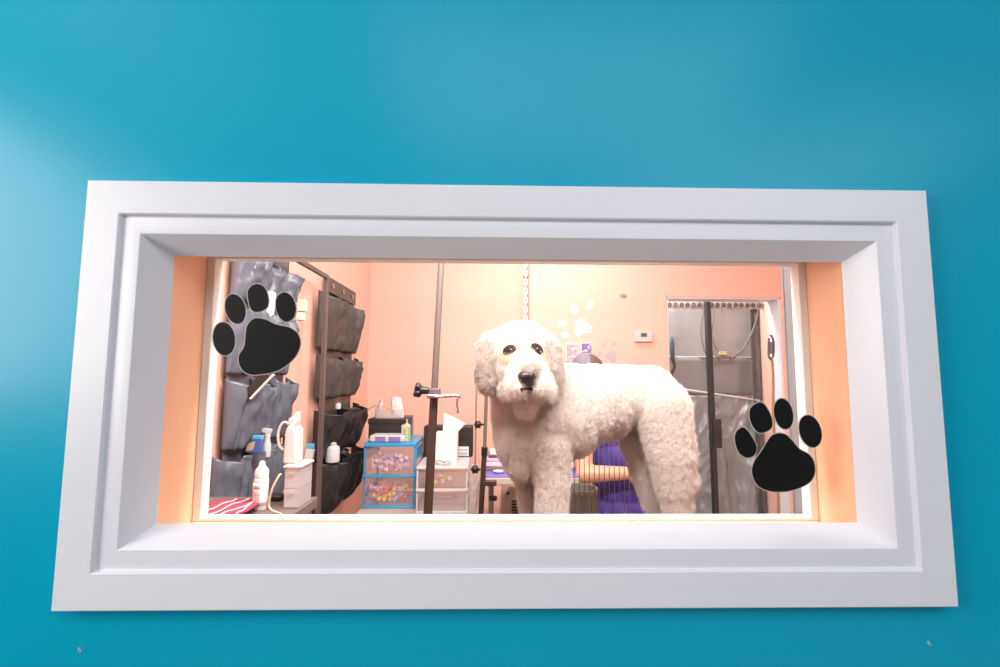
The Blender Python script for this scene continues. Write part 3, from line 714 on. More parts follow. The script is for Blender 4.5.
# on the white unit: black case, tall white tissue box, crumpled cord
k0, k1 = GX(425, 2.8), GX(473.5, 2.8)
t = thing('equipment_case', 'black equipment case with white printed label standing behind the tissue box', 'case', ((k0+k1)/2, Y(2.84), wh))
kt = GZ(426, 2.8, 450)
w = MB(); w.b2((k0, Y(2.79), wh), (k1, Y(2.888), kt)); w.build('case_body', M_BLACKBOX, t, bevel=.008)
w = MB(); w.b2((GX(458.5, 2.79), Y(2.788), GZ(456, 2.79, 462)), (GX(469.5, 2.79), Y(2.79), GZ(446.5, 2.79, 462))); lb = w.build('printed_label', M_WPAPER, t)
w = MB()
for k in range(7): w.b2((GX(459.3+k*1.4, 2.79), Y(2.7868), GZ(455.3, 2.79, 462)), (GX(459.3+k*1.4+.5+.3*(k % 2), 2.79), Y(2.788), GZ(452.2, 2.79, 462)))
for k in range(4): w.b2((GX(459.5+k*2.4, 2.79), Y(2.7868), GZ(450.5, 2.79, 462)), (GX(459.5+k*2.4+1.3, 2.79), Y(2.788), GZ(449, 2.79, 462)))
w.build('label_print', M_LINE, lb)
t0, t1 = GX(436.5, 2.58), GX(458, 2.58); tt = GZ(433, 2.58, 447)
t = thing('tissue_box', 'tall white tissue box with sheet pulled out on the white drawer unit', 'tissue box', ((t0+t1)/2, Y(2.6), wh))
w = MB(); w.b2((t0, Y(2.575), wh), (t1, Y(2.68), tt)); w.build('box_body', M_WPAPER, t, bevel=.003)
def tis(u, v):
    xa = lerp(GX(443, 2.6), GX(444.5, 2.6), v); xb = lerp(GX(457, 2.6), GX(466, 2.6), v**.8)
    top = lerp(GZ(413, 2.6, 445), GZ(424, 2.6, 465), u)
    return (lerp(xa, xb, u), Y(2.63)+.03*math.sin(PI*u)*v-.02*v+.01*noise.noise((u*5, v*5, 3)), lerp(tt-.002, top, v))
w = MB(); w.grid(tis, 14, 14); w.build('tissue', M_WPAPER, t, smooth=True, solid=.001, angle=180)
pts = [Vector((GX(440, 2.53)+.05*u+.035*math.cos(u*9), Y(2.55)+.02*math.sin(u*7), wh+.006+.02*abs(math.sin(u*6)))) for u in [k/26 for k in range(27)]]
w = MB(); w.tube(smooth_path(pts, 3), .0042, n=8); tag(w.build('cord_bundle', M_WPLAST, smooth=True), 'crumpled white cord lying at the front of the white drawer unit', 'cord')
# translucent bag hanging beside the white unit
def pbag(u, v):
    xx = lerp(GX(470.5, 2.52), GX(482, 2.52), u); h = lerp(ST+.0, GZ(463, 2.52, 475), v)
    return (xx-.012*v*u, Y(2.5)-.03*math.sin(PI*u)*(1-.6*v)+.015*noise.noise((u*5, v*6, 9)), h)
w = MB(); w.grid(pbag, 12, 24)
tag(w.build('plastic_bag', M_BAG, smooth=True, solid=.003, angle=180), 'clear crumpled plastic bag beside the white drawer unit', 'bag')

# ------------------------------------------------------------------ the dog's grooming table and its arm
GT = .86
DZC = 1.62      # depth of the dog
gt_ = thing('grooming_table', 'grooming table just below the window under the white dog', 'table', (.35, Y(DZC), 0))
gx0, gx1 = -.27, .98
w = MB(); w.b2((gx0, Y(1.36), GT-.03), (gx1, Y(1.92), GT)); w.build('tabletop', M_BLACK, gt_, bevel=.008)
for lx in (gx0+.1, gx1-.1):
    for ly in (1.42, 1.86):
        w = MB(); w.cone((lx, Y(ly), GT-.03), (lx, Y(ly), 0), .018); w.build('leg', M_CHROME, gt_, smooth=True)
ga = thing('grooming_post', 'brown metal grooming arm pole with black clamp knob clamped to the near table', 'grooming post', (gx0+.03, Y(1.42), GT))
pz = 1.42
pb = Vector((GX(425.5, pz), Y(pz), GT)); pb = G(426.5, 545, pz); pb.z = GT
ptop = G(441.5, 255, pz); dirp = (ptop-G(428, 512, pz))/(257); 
pbot = G(428, 512, pz) + (G(428, 512, pz)-ptop)*((G(428, 512, pz).z-GT+.04)/(ptop.z-G(428, 512, pz).z)); PT = ptop+(ptop-pbot)*.32
w = MB(); w.cone(lerp(pbot, ptop, 0), lerp(pbot, ptop, .56), .0145, .0125, n=20); w.build('lower_pole', M_DARKMETAL, ga, smooth=True)
w = MB(); w.cone(lerp(pbot, ptop, .55), PT, .0105, .0095, n=20); w.build('upper_pole', M_BROWNMETAL, ga, smooth=True)
w = MB(); w.b2((pbot.x-.025, pbot.y-.02, GT-.055), (pbot.x+.05, pbot.y+.03, GT-.03)); w.b2((pbot.x-.02, pbot.y-.02, GT), (pbot.x+.05, pbot.y+.03, GT+.02)); w.b2((pbot.x-.025, pbot.y-.02, GT-.055), (pbot.x-.008, pbot.y+.03, GT+.02)); w.build('table_clamp', M_DARKMETAL, ga, bevel=.003)
kc = G(421.5, 390, pz-.03)
w = MB(); w.ball(kc+Vector((-.008, 0, 0)), (.014, .014, .018)); w.cone(kc+Vector((-.014, 0, 0)), kc+Vector((.022, 0, -.002)), .013, .010)
for k in range(5): a = k*2*PI/5; w.ball(kc+Vector((-.010, .013*math.cos(a), .015*math.sin(a))), .0085, seg=12)
w.ball(G(416, 394, pz-.03), .009, seg=14)
w.build('knob', M_BLACK, ga, smooth=True)
w = MB(); w.b2(G(427, 398.5, pz-.02)+Vector((0, 0, 0)), G(441, 388, pz+.03)); w.build('collar', M_BROWNMETAL, ga, bevel=.003)
w = MB(); w.tube(smooth_path([G(427, 395.5, pz-.03), G(440, 396.5, pz-.03), G(452, 395.5, pz-.03), G(458, 396, pz-.03), G(459, 398.5, pz-.03)]), .0055); w.build('side_rod', M_CHROME, ga, smooth=True)
w = MB(); w.tube(smooth_path([G(457.5, 398.5, pz-.03), G(457, 404, pz-.03), G(457.8, 409, pz-.03), G(458.2, 412, pz-.03), G(456.5, 412.5, pz-.03)]), .0028); w.build('hook', M_BROWNMETAL, ga, smooth=True)
ARMZ = PT.z
ax = G(525.5, 262, 1.6)
w = MB(); w.tube(smooth_path([PT, PT+Vector((.03, .03, .02)), Vector((ax.x, Y(1.62), ARMZ+.02)), Vector((ax.x+.2, Y(1.65), ARMZ+.02))]), .0095); w.build('top_bar', M_BROWNMETAL, ga, smooth=True)
# grooming loop hanging behind the dog's head
lp = thing('grooming_loop', 'pale chain grooming loop hanging down behind the head of the dog', 'leash', (ax.x, Y(1.63), 1.5))
w = MB(); z_ = ARMZ+.012; kk = 0; zl = GZ(324, 1.63, 526)
xs_ = lambda z: G(lerp(525.5, 527.5, 0), 300, 1.63).x
while z_ > zl:
    a0 = kk % 2*PI/2
    w.tube([Vector((xs_(z_)+.0065*math.cos(a)*math.cos(a0), Y(1.63)+.0065*math.cos(a)*math.sin(a0), z_-.011+.011*math.sin(a))) for a in [i*PI/6 for i in range(12)]], .0022, n=6, closed=True)
    z_ -= .0165; kk += 1
w.build('chain', mat('pale_chain', (.75, .62, .56, 1), .35, metal=.3), lp, smooth=True)
w = MB(); w.ball(G(526, 276, 1.63), (.010, .007, .010), seg=14); w.build('slide_ring', M_CHROME, lp, smooth=True)

# ------------------------------------------------------------------ the dog
def mesh_from_remesh(w, voxel, smooth_it, name, factor=.5):
    me = bpy.data.meshes.new('tmp'); w.bm.to_mesh(me); w.bm.free()
    o = bpy.data.objects.new('tmp', me); C.objects.link(o)
    r = o.modifiers.new('r', 'REMESH'); r.mode = 'VOXEL'; r.voxel_size = voxel
    s = o.modifiers.new('s', 'SMOOTH'); s.iterations = smooth_it; s.factor = factor
    bpy.context.view_layer.update()
    dg = bpy.context.evaluated_depsgraph_get()
    m2 = bpy.data.meshes.new_from_object(o.evaluated_get(dg))
    bpy.data.objects.remove(o); bpy.data.meshes.remove(me)
    m2.name = name
    for p in m2.polygons: p.use_smooth = True
    return m2
PX = DZC/F_PX       # metres per photo pixel at the dog
def D(px, py, dy=0.0): # body point: on the dog's mid plane, dy metres towards the back of the room
    return G(px, py, DZC+dy)
HZ = DZC-.13         # head nearer
def Hd(px, py, dy=0.0):
    p = G(px, py, HZ); return Vector((p.x, p.y+dy, p.z))
dw = MB()
def dcap(a, b, r0, r1): dw.cap(a, b, r0*PX, r1*PX)
# trunk
for (px, py, rx, rz, ry) in ((533, 428, 34, 42, .12), (550, 411, 32, 42, .125), (572, 409, 31, 45, .125), (592, 402, 30, 37.5, .115), (610, 398, 28, 33.5, .11), (628, 394, 28, 28.5, .105), (648, 397, 27, 31, .112), (660, 408, 23, 30, .11)):
    dw.ball(D(px, py), (rx*PX, ry, rz*PX))
dw.ball(D(515, 430), (20*PX, .10, 36*PX))
dw.ball(D(521, 455), (17*PX, .09, 22*PX))
dcap(D(540, 405), Hd(523, 370, .06), 31, 28)       # neck
dcap(D(515, 415), Hd(520, 385, .05), 22, 24)
# front legs: near one to the right, far one to the left
FG = GT
def foot(px, dy): p = D(px, 500, dy); return Vector((p.x, p.y, FG+.045))
dcap(D(549, 445, -.06), D(552, 480, -.075), 20, 15); dcap(D(552, 480, -.075), foot(551, -.08), 14.5, 12.5)
dcap(D(519, 452, .05), D(528, 484, .055), 15, 10.5); dcap(D(528, 484, .055), foot(530.5, .055), 10.5, 9.5)
for (px, dy) in ((551, -.08), (530.5, .055)):
    f = foot(px, dy); dw.ball(f+Vector((-.012, -.02, -.015)), (.042, .05, .030))
# hind legs: near (right)
dcap(D(661, 406, -.055), D(671, 452, -.07), 25.5, 20.5); dcap(D(671, 452, -.07), D(675, 484, -.07), 20, 16); dcap(D(675, 484, -.07), D(678.5, 520, -.07), 14.5, 10)
fh = foot(677, -.075); dcap(D(678.5, 520, -.07), fh, 10, 10.5); dw.ball(fh+Vector((-.018, -.01, -.015)), (.05, .042, .030))
dw.ball(D(685, 477, -.06), (9.5*PX, .05, 13*PX))
# far hind
dcap(D(640, 414, .06), D(640, 442, .07), 22, 18.5); dcap(D(640, 442, .07), D(649, 476, .075), 18, 15); dcap(D(649, 476, .075), D(661, 516, .075), 14.5, 12)
fh2 = foot(660, .075); dcap(D(661, 516, .075), fh2, 11.5, 11); dw.ball(fh2+Vector((-.018, -.01, -.015)), (.05, .042, .030))
# tail, hanging behind the rump
dcap(D(674, 405, .0), D(682, 440, .0), 9, 8); dcap(D(682, 440, .0), D(684, 472, .0), 8, 6)
# groin skin
dw.cap(D(618, 430, -.01), D(611, 437, -.01), .017, .012)
# head
HP = HZ/F_PX
def hb(px, py, rx, rz, ry, dy=0, rot=None): dw.ball(Hd(px, py, dy), (rx*HP, ry, rz*HP), rot)
hb(520, 352, 33, 30, .095, .02)             # skull with its wool
hb(521, 341, 28, 19, .08, .01)
hb(522, 366, 26, 25, .085, -.02)             # cheeks
hb(525, 374, 20, 17, .075, -.07)             # muzzle
hb(515, 383, 11, 14, .05, -.105); hb(538, 383, 11, 14, .05, -.105)   # lips
hb(526.5, 368, 11, 10, .05, -.105)           # bridge
hb(525, 392, 12, 12, .045, -.07); hb(524, 402, 9, 11, .04, -.045)   # chin, beard
hb(510, 386, 12, 12, .05, -.03); hb(538, 386, 12, 12, .05, -.03)
# ears: flat hanging leaves
hb(491, 344, 9, 13, .045, .02); hb(488, 362, 8.5, 22, .04, .0, (0, .08, 0)); hb(489, 375, 7.5, 11, .035, -.005)
hb(548.5, 346, 8, 13, .045, .02); hb(549.5, 363, 8.5, 22, .04, .0, (0, -.08, 0)); hb(549, 375, 7.5, 11, .035, -.005)
dm = mesh_from_remesh(dw, .0075, 5, 'dog')
for v in dm.vertices:
    v.co -= v.normal*.008
for v in dm.vertices:
    if v.co.z < FG+.001: v.co.z = FG+.001
dog = bpy.data.objects.new('dog', dm); C.objects.link(dog)
tag(dog, 'white curly-coated dog with clipped body standing sideways and facing the window', 'dog')
dm.materials.clear(); dm.materials.append(M_DOGFUR); dm.materials.append(M_DOGEAR); dm.materials.append(M_DOGTAN); dm.materials.append(M_DOGGREY)
# vertex groups for the coat
vg = {n: dog.vertex_groups.new(name=n) for n in ('dens', 'leng', 'ears', 'tan', 'muz')}
EYES = [Hd(510.8, 350.5, 0), Hd(536.2, 349.8, 0)]
nosep = Hd(526.5, 379.5, 0)
def in_ear(co):
    for (px, py, sgn) in ((486.5, 366, -1), (551, 367, 1)):
        c = Hd(px, py); dx = (co.x-c.x)/(12*HP); dz = (co.z-c.z)/(27*HP)
        if dx*dx+dz*dz < 1 and abs(co.y-c.y) < .06 and (co.x-c.x)*sgn > -7*HP: return True
    return False
eyepos = []
for v in dm.vertices:
    co = v.co; dens, ln = 1.0, .8
    hd = Vector((co.x-Hd(522, 365).x, co.z-Hd(522, 365).z)).length/HP
    if hd < 48 and co.y < Hd(522, 365).y+.1: ln = .85
    for e in EYES:
        d = math.hypot((co.x-e.x), (co.z-e.z))/HP
        if co.y < e.y and d < 8: dens = 0
        elif co.y < e.y and d < 14: ln = min(ln, .45)
    dn = math.hypot((co.x-nosep.x)/(9*HP), (co.z-nosep.z)/(8*HP))
    if co.y < nosep.y-.1 and dn < 1: dens = 0
    elif co.y < nosep.y-.05 and dn < 2.4: ln = min(ln, .5)
    e = in_ear(co)
    if e: vg['ears'].add([v.index], 1.0, 'REPLACE'); dens *= .15
    t_ = False
    for s_, (px, py) in enumerate(((505.5, 357.5), (541.5, 356))):
        p = Hd(px, py)
        if co.y < p.y and math.hypot((co.x-p.x)/(4.2*HP), (co.z-p.z)/(4*HP)) < 1: t_ = True
    if t_ and dens > 0: vg['tan'].add([v.index], 1.0, 'REPLACE'); dens *= .35
    m_ = Hd(528, 366)
    if co.y < m_.y-.06 and math.hypot((co.x-m_.x)/(6*HP), (co.z-m_.z)/(4*HP)) < 1 and dens > 0: vg['muz'].add([v.index], 1.0, 'REPLACE'); dens *= .4
    if co.z < GT+.12: ln = .5
    vg['dens'].add([v.index], dens, 'REPLACE'); vg['leng'].add([v.index], ln, 'REPLACE')
for p in dm.polygons:
    c = p.center
    if in_ear(c): p.material_index = 1
def fur(name, count, kids, length, slot, dens, leng, droop, clump, seed):
    md = dog.modifiers.new(name, 'PARTICLE_SYSTEM'); ps = dog.particle_systems[-1]; ps.name = name; s = ps.settings; s.name = name
    s.type = 'HAIR'; s.count = count; s.hair_step = 4; s.use_advanced_hair = True; s.hair_length = length
    s.normal_factor = length*.30; s.tangent_factor = 0; s.object_align_factor = (0, 0, -droop*length); s.factor_random = length*.08; s.brownian_factor = 0
    s.emit_from = 'FACE'; s.use_emit_random = True; s.use_even_distribution = True; s.distribution = 'RAND'
    s.material = slot; s.display_step = 3; s.render_step = 3
    s.child_type = 'INTERPOLATED'; s.rendered_child_count = kids; s.child_percent = 2; s.child_length = 1.0
    s.clump_factor = clump; s.clump_shape = .2; s.roughness_1 = .006; s.roughness_1_size = .5; s.roughness_2 = .02; s.roughness_2_size = .6; s.roughness_endpoint = .02
    s.kink = 'NO'
    s.root_radius = .8; s.tip_radius = .2; s.radius_scale = .0010; s.shape = 0
    ps.vertex_group_density = dens
    if leng: ps.vertex_group_length = leng
    ps.seed = seed
fur('coat', 7000, 44, .013, 1, 'dens', 'leng', .18, .10, 1)
fur('ear_coat', 1400, 50, .016, 2, 'ears', None, .3, .4, 2)
fur('tear_stain', 120, 16, .006, 3, 'tan', None, .12, .2, 3)
fur('muzzle_coat', 160, 20, .006, 4, 'muz', None, .12, .2, 4)
# eyes, lids, nose, mouth: on the surface
def front_y(px, py):
    """front surface of the dog's head at that spot"""
    c = Hd(px, py); best = None
    o = Vector((CAMX, CAMY, CAMZ)); d = (c-o).normalized()
    hit, loc, nor, idx = dog.ray_cast(o, d)
    return loc if hit else c
bpy.context.view_layer.update()
for (px, py, rot) in ((510.3, 350.8, -.45), (536.3, 349.8, .7)):
    p = front_y(px, py)
    w = MB(); w.ball(p+Vector((0, -.001, 0)), (7.4*HP, .013, 6.0*HP), (0, rot, 0)); o = w.build('eye_rim', M_DARKFUR, dog, smooth=True)
    w = MB(); w.ball(p+Vector((.001, -.0085, .001)), (.0085, .0095, .0080)); w.build('eyeball', mat('dark_eye', (.012, .007, .005, 1), .06, spec=.8), o, smooth=True)
p = front_y(526.5, 379)
w = MB(); w.ball(p+Vector((0, -.008, .007)), (8.6*HP, .017, 5.4*HP)); w.ball(p+Vector((0, -.006, -.012)), (6.0*HP, .015, 4.4*HP)); w.ball(p+Vector((0, -.008, -.002)), (7*HP, .015, 5.5*HP))
w.build('nose', M_NOSE, dog, smooth=True)
p1, p2, p3 = front_y(520.5, 389.5), front_y(526.5, 387.5), front_y(532.5, 389.5)
off = Vector((0, -.012, 0))
w = MB(); w.tube(smooth_path([p1+off, p2+off*1.5, p3+off]), [.003]+[.0055]*15+[.003], n=8); w.build('mouth', M_DARKFUR, dog, smooth=True)

# ------------------------------------------------------------------ second grooming table, arm and what is on and under it
PT2 = GZ(471, 2.5, 500)
tb = thing('grooming_table', 'grooming table with purple top and pale edge behind the front legs of the dog', 'table', (GX(530, 2.55), Y(2.55), 0))
ux0, ux1 = GX(484, 2.36), GX(578.5, 2.36)
w = MB(); w.b2((ux0+.004, Y(2.365), PT2-.006), (ux1-.004, Y(2.8), PT2)); w.build('tabletop', M_TABLEPURP, tb)
w = MB(); w.b2((ux0, Y(2.36), PT2-.04), (ux1, Y(2.805), PT2-.006)); w.build('pale_edge', M_CABINETW, tb, bevel=.004)
for lx in (ux0+.04, ux1-.05):
    for ly in (2.42, 2.76):
        w = MB(); w.cone((lx, Y(ly), PT2-.04), (lx, Y(ly), 0), .014); w.build('leg', M_GREYMETAL, tb, smooth=True)
az = 2.34
am = thing('grooming_post', 'thin dark grooming arm upright with black knobs clamped to the purple table', 'grooming post', G(481, 512, az))
a0 = G(487.2, 372, az); a1 = G(484.5, 452, az); a2 = G(482.5, 452, az); a3 = G(481, 512, az)
w = MB(); w.cone(a1, a0+(a0-a1)*.45, .009); w.build('upper_pole', M_GREYMETAL, am, smooth=True)
w = MB(); w.cone(a3+(a3-a1)*.8, a1, .013); w.build('lower_pole', M_DARKMETAL, am, smooth=True)
w = MB(); w.cone(a1-Vector((0, 0, .02)), a1+Vector((0, 0, .025)), .016); w.build('collar', M_BLACK, am, bevel=.003)
w = MB(); w.b2(G(482, 485.5, az)-Vector((0, .015, 0)), G(496.5, 480.5, az)+Vector((0, .015, 0))); w.build('table_clamp', M_DARKMETAL, am, bevel=.003)
w = MB(); w.cone(G(493, 486, az), G(493, 495, az), .0025); w.lathe([(.008, -.012), (.019, -.010), (.021, 0), (.019, .008), (.008, .010)], G(493, 498, az)); w.build('clamp_screw', M_BLACK, am, smooth=True)
w = MB(); w.tube([G(476.6, 386, az-.02), G(475.8, 420, az-.02), G(475.2, 468, az-.02)], .0042); w.build('side_rod', M_BRASS, am, smooth=True)
for (px, py, r) in ((478, 424.5, .017), (475, 469.5, .018)):
    w = MB(); w.ball(G(px, py, az-.03), (r, r*.8, r), seg=18)
    for k in range(6): w.ball(G(px, py, az-.03)+Vector((r*.8*math.cos(k*PI/3), 0, r*.8*math.sin(k*PI/3))), r*.42, seg=10)
    w.cone(G(px, py, az-.03), G(px+5, py, az), .005); w.build('knob', M_BLACK, am, smooth=True)
zb = 2.5
t = thing('towel_stack', 'folded pink and grey-lilac towels stacked on the purple table', 'towels', (GX(494, zb), Y(zb+.06), PT2))
cols = [M_TAN, M_LILAC, mat('dark_mauve', (.12, .09, .11, 1), .8), M_PALEPINK, mat('brown_towel', (.28, .18, .15, 1), .9)]
for k, (pa_, pb_, ya, yb, mm) in enumerate(((484.5, 502.5, 463.5, 459.5, cols[4]), (485.5, 503, 459.5, 455, cols[3]), (487, 502.5, 455, 451, cols[1]), (489, 501.5, 451, 448.6, cols[2]), (490, 500, 448.6, 446, cols[3]))):
    za_ = PT2+(463.5-ya)*zb/F_PX; zb_ = PT2+(463.5-yb)*zb/F_PX
    w = MB(); w.b2((GX(pa_, zb), Y(zb), za_), (GX(pb_, zb), Y(zb+.16), zb_)); w.build('folded_towel', mm, t, bevel=.005)
t = thing('dish', 'small white dish on the purple table in front of the towels', 'dish', (GX(499, 2.44), Y(2.44), PT2))
w = MB(); w.lathe([(.018, 0), (.026, .004), (.030, .012), (.028, .012), (.018, .006)], (GX(499, 2.45), Y(2.45), PT2)); w.build('bowl', M_WPLAST, t, smooth=True)
t = thing('soap_bottle', 'small mauve bottle on the purple table against the leg of the dog', 'bottle', (GX(508, 2.55), Y(2.55), PT2))
w = MB(); w.lathe([(.02, 0), (.022, .01), (.022, .04), (.012, .055)], (GX(508, 2.55), Y(2.55), PT2)); w.build('bottle_body', M_LILAC, t, smooth=True)
w = MB(); w.lathe([(.009, .055), (.009, .07)], (GX(508, 2.55), Y(2.55), PT2)); w.build('cap', M_PALEPINK, t, smooth=True)
t = thing('tin', 'small red and blue tin at the right end of the purple table', 'tin', (GX(570, 2.5), Y(2.5), PT2))
w = MB(); w.lathe([(.02, 0), (.02, .022)], (GX(571, 2.5), Y(2.5), PT2)); w.build('tin_body', M_PALEBLUE, t, smooth=True)
w = MB(); w.lathe([(.018, .022), (.018, .036), (.012, .04)], (GX(571, 2.5), Y(2.5), PT2)); w.build('lid', M_PINK, t, smooth=True)
# beige dryer cabinet under the table
t = thing('floor_dryer', 'beige floor dryer with dark grille under the purple table', 'dryer', (GX(510, 2.95), Y(2.95), 0))
e0, e1 = GX(500, 2.9), GX(526, 2.9); et = GZ(484, 2.9, 510)
w = MB(); w.prism([(e0-.02, 0), (e1, 0), (e1, et-.02), (e0+.06, et), (e0+.02, et-.06)], 'y', Y(2.88), Y(3.2)); w.build('dryer_body', M_CABINETW, t, bevel=.012)
w = MB()
for k in range(7): w.b2((GX(512, 2.88), Y(2.872), GZ(502+k*3, 2.88, 515)), (GX(521, 2.88), Y(2.88), GZ(502+k*3, 2.88, 515)+.010))
w.build('grille', M_DARKMETAL, t)
w = MB(); w.cone((e0+.05, Y(2.87), et-.05), (e0+.05, Y(2.88), et-.05), .009); w.build('knob', M_BLACK, t)
# grey ribbed bin beside the table
g0, g1 = GX(566, 2.48), GX(592, 2.48); gtop = GZ(476, 2.48, 580)
t = thing('ribbed_bin', 'grey-green ribbed bin standing below the elbow of the person', 'bin', ((g0+g1)/2, Y(2.5), 0))
# stands in front of the right table legs, on the floor
w = MB(); w.lathe([(.075, 0), (.085, .02), (.088, gtop-.02), (.092, gtop-.018), (.092, gtop), (.084, gtop), (.08, .05)], (GX(577, 2.24), Y(2.24), 0), n=40)
w.build('bin_body', M_GREYBIN, t, smooth=True)
w = MB()
for k in range(26):
    a = 2*PI*k/26; c_, s_ = math.cos(a), math.sin(a); q = (GX(577, 2.24), Y(2.24))
    w.cone((q[0]+.086*c_, q[1]+.086*s_, .03), (q[0]+.0885*c_, q[1]+.0885*s_, gtop-.022), .004, n=6)
w.build('rib', M_GREYBIN, t, smooth=True)
# wire kennel panel between dog and person
t = thing('wire_panel', 'grey wire kennel panel with upright bars in front of the person', 'wire panel', (GX(598, 2.14), Y(2.14), 0))
wz = 2.10; ptz = GZ(428, wz, 600)
for k in range(13):
    xk = GX(568.5+k*4.9, wz)
    w = MB(); w.cone((xk, Y(wz), .02), (xk, Y(wz), ptz), .0019, n=8); w.build('upright_wire', M_GREYMETAL, t, smooth=True)
for zz2 in (.02, .45, ptz):
    w = MB(); w.cone((GX(567.5, wz), Y(wz), zz2), (GX(628.5, wz), Y(wz), zz2), .003 if zz2 > .9 else .004, n=8); w.build('cross_wire', M_GREYMETAL, t, smooth=True)
for px in (569, 627):
    w = MB(); w.b2((GX(px, wz)-.01, Y(wz)-.12, 0), (GX(px, wz)+.01, Y(wz)+.04, .016)); w.build('foot_bar', M_GREYMETAL, t)

# ------------------------------------------------------------------ the person behind the dog
def Pz(px, py, z): return G(px, py, z)
pw = MB()
PB = 2.68
def B(x, y, z): return Vector((x, Y(PB)+y, z))
hip = B(.74, 0, .80)
# legs
for s in (-1, 1):
    pw.cap(B(.74+s*.085, 0, .80), B(.74+s*.09, -.015, .45), .092, .062); pw.cap(B(.74+s*.09, -.015, .45), B(.74+s*.09, .02, .07), .058, .038)
    pw.cap(B(.74+s*.09, .03, .04), B(.74+s*.095, -.11, .03), .036, .028)
# torso
pw.ball(B(.735, 0, .84), (.165, .115, .13)); pw.ball(B(.70, -.01, 1.0), (.145, .105, .14)); pw.ball(B(.66, -.02, 1.13), (.155, .11, .12)); pw.ball(B(.63, -.02, 1.215), (.15, .085, .06))
# neck and head
pw.cap(B(.60, -.02, 1.24), B(.545, -.05, 1.345), .052, .048)
HC = B(.515, -.07, 1.445)
pw.ball(HC, (.077, .095, .108)); pw.ball(HC+Vector((-.012, -.035, -.055)), (.055, .065, .06))
pw.ball(HC+Vector((-.02, -.10, -.02)), (.011, .014, .018))                 # nose
for s in (-1, 1): pw.ball(HC+Vector((s*.078, .005, -.015)), (.010, .018, .028))    # ears
# arms
sh = B(.505, -.02, 1.20); el = Pz(584, 474, 2.50); wr = Pz(625, 473, 2.46)
pw.cap(sh, el, .052, .046); pw.cap(el, wr, .050, .034); pw.ball(el, .050)
sh2 = B(.765, -.02, 1.20); el2 = B(.90, -.01, .97); wr2 = Pz(660, 470, 2.44)
pw.cap(sh2, el2, .050, .042); pw.cap(el2, wr2, .042, .028)
# hands: palm, four fingers, thumb
def hand(w, wr, dirv, up, s):
    d = dirv.normalized(); n = up.normalized(); side = d.cross(n).normalized()
    c = wr+d*.05
    w.cap(wr, wr+d*.03, .027, .026)
    for k in (-1, 0, 1): w.cap(wr+d*.02+side*.018*k, wr+d*.085+side*.024*k, .016, .014)
    for k, L in enumerate((.066, .076, .070, .054)):
        b0 = wr+d*.088+side*(.032-.021*k); b1 = b0+d*L*.45-n*.006; b2 = b1+d*L*.28-n*.016; b3 = b2+d*L*.18-n*.018
        w.cap(b0, b1, .0088, .0082, 12); w.cap(b1, b2, .0082, .0076, 12); w.cap(b2, b3, .0076, .0066, 12)
    t0 = wr+d*.03+side*.028; t1 = t0+d*.03+side*.026-n*.008; t2 = t1+d*.028+side*.006-n*.012
    w.cap(t0, t1, .012, .0105, 12); w.cap(t1, t2, .0105, .0085, 12)
hand(pw, wr, Vector((1, -.15, -.05)), Vector((0, -1, .25)), 1)
hand(pw, wr2, (Vector((-1, -.2, -.1))), Vector((0, -.6, .8)), -1)
pm = mesh_from_remesh(pw, .0065, 4, 'person')
per = bpy.data.objects.new('person', pm); C.objects.link(per)
tag(per, 'person in purple scrub top standing behind the dog with one forearm across the waist', 'person')
pm.materials.clear()
for m in (M_SKIN, M_TROUSER, M_BLACK): pm.materials.append(m)
for p in pm.polygons:
    c = p.center
    if c.z < .085: p.material_index = 2
    elif c.z < .84: p.material_index = 1
# clothing: scrub top with short sleeves
tw = MB(); q = .013
tw.ball(B(.74, 0, .80), (.182+q, .130+q, .12)); tw.ball(B(.745, 0, .70), (.185+q, .135+q, .12)); tw.ball(B(.735, 0, .84), (.165+q, .115+q, .13+q)); tw.ball(B(.70, -.01, 1.0), (.145+q+.012, .105+q+.01, .15)); tw.ball(B(.66, -.02, 1.13), (.155+q, .11+q, .12+q)); tw.ball(B(.63, -.02, 1.215), (.15+q, .085+q, .06+q))
tw.cap(sh, lerp(sh, el, .50), .060, .062); tw.cap(sh2, lerp(sh2, el2, .5), .060, .062)
tm = mesh_from_remesh(tw, .0075, 4, 'scrub_top')
# drape folds
for v in tm.vertices:
    n = noise.noise((v.co.x*14+v.co.z*9, v.co.y*10, v.co.z*3.0))
    k = max(0, min(1, (1.2-v.co.z)/.25))
    v.co += v.normal*(.012*n*k)
top = bpy.data.objects.new('scrub_top', tm); C.objects.link(top); tm.materials.clear(); tm.materials.append(M_PURPLE); tm.materials.append(mat('dark_trim', (.012, .010, .035, 1), .7)); top.parent = per
for p in tm.polygons:
    p.use_smooth = True
# hair and headscarf
hw_ = MB(); hw_.ball(HC+Vector((.01, .012, .018)), (.088, .100, .104)); hw_.ball(HC+Vector((.03, .04, -.06)), (.065, .07, .09))
hm = mesh_from_remesh(hw_, .006, 3, 'hair')
bmh = bmesh.new(); bmh.from_mesh(hm)
dele = [v for v in bmh.verts if v.co.y < HC.y-.045 and v.co.z < HC.z+.035]
bmesh.ops.delete(bmh, geom=dele, context='VERTS'); bmh.to_mesh(hm); bmh.free()
for v in hm.vertices: v.co += Vector((.0, .0, .003))*noise.noise(v.co*60)
ho = bpy.data.objects.new('hair', hm); C.objects.link(ho); hm.materials.clear(); hm.materials.append(M_HAIRBROWN); ho.parent = per
hs_ = MB(); hs_.ball(HC+Vector((-.006, .004, .022)), (.090, .103, .106)); sm = mesh_from_remesh(hs_, .006, 2, 'headscarf')
bmh = bmesh.new(); bmh.from_mesh(sm)
dele = [v for v in bmh.verts if v.co.z < HC.z+.03 or v.co.x > HC.x+.005]
bmesh.ops.delete(bmh, geom=dele, context='VERTS'); bmh.to_mesh(sm); bmh.free()
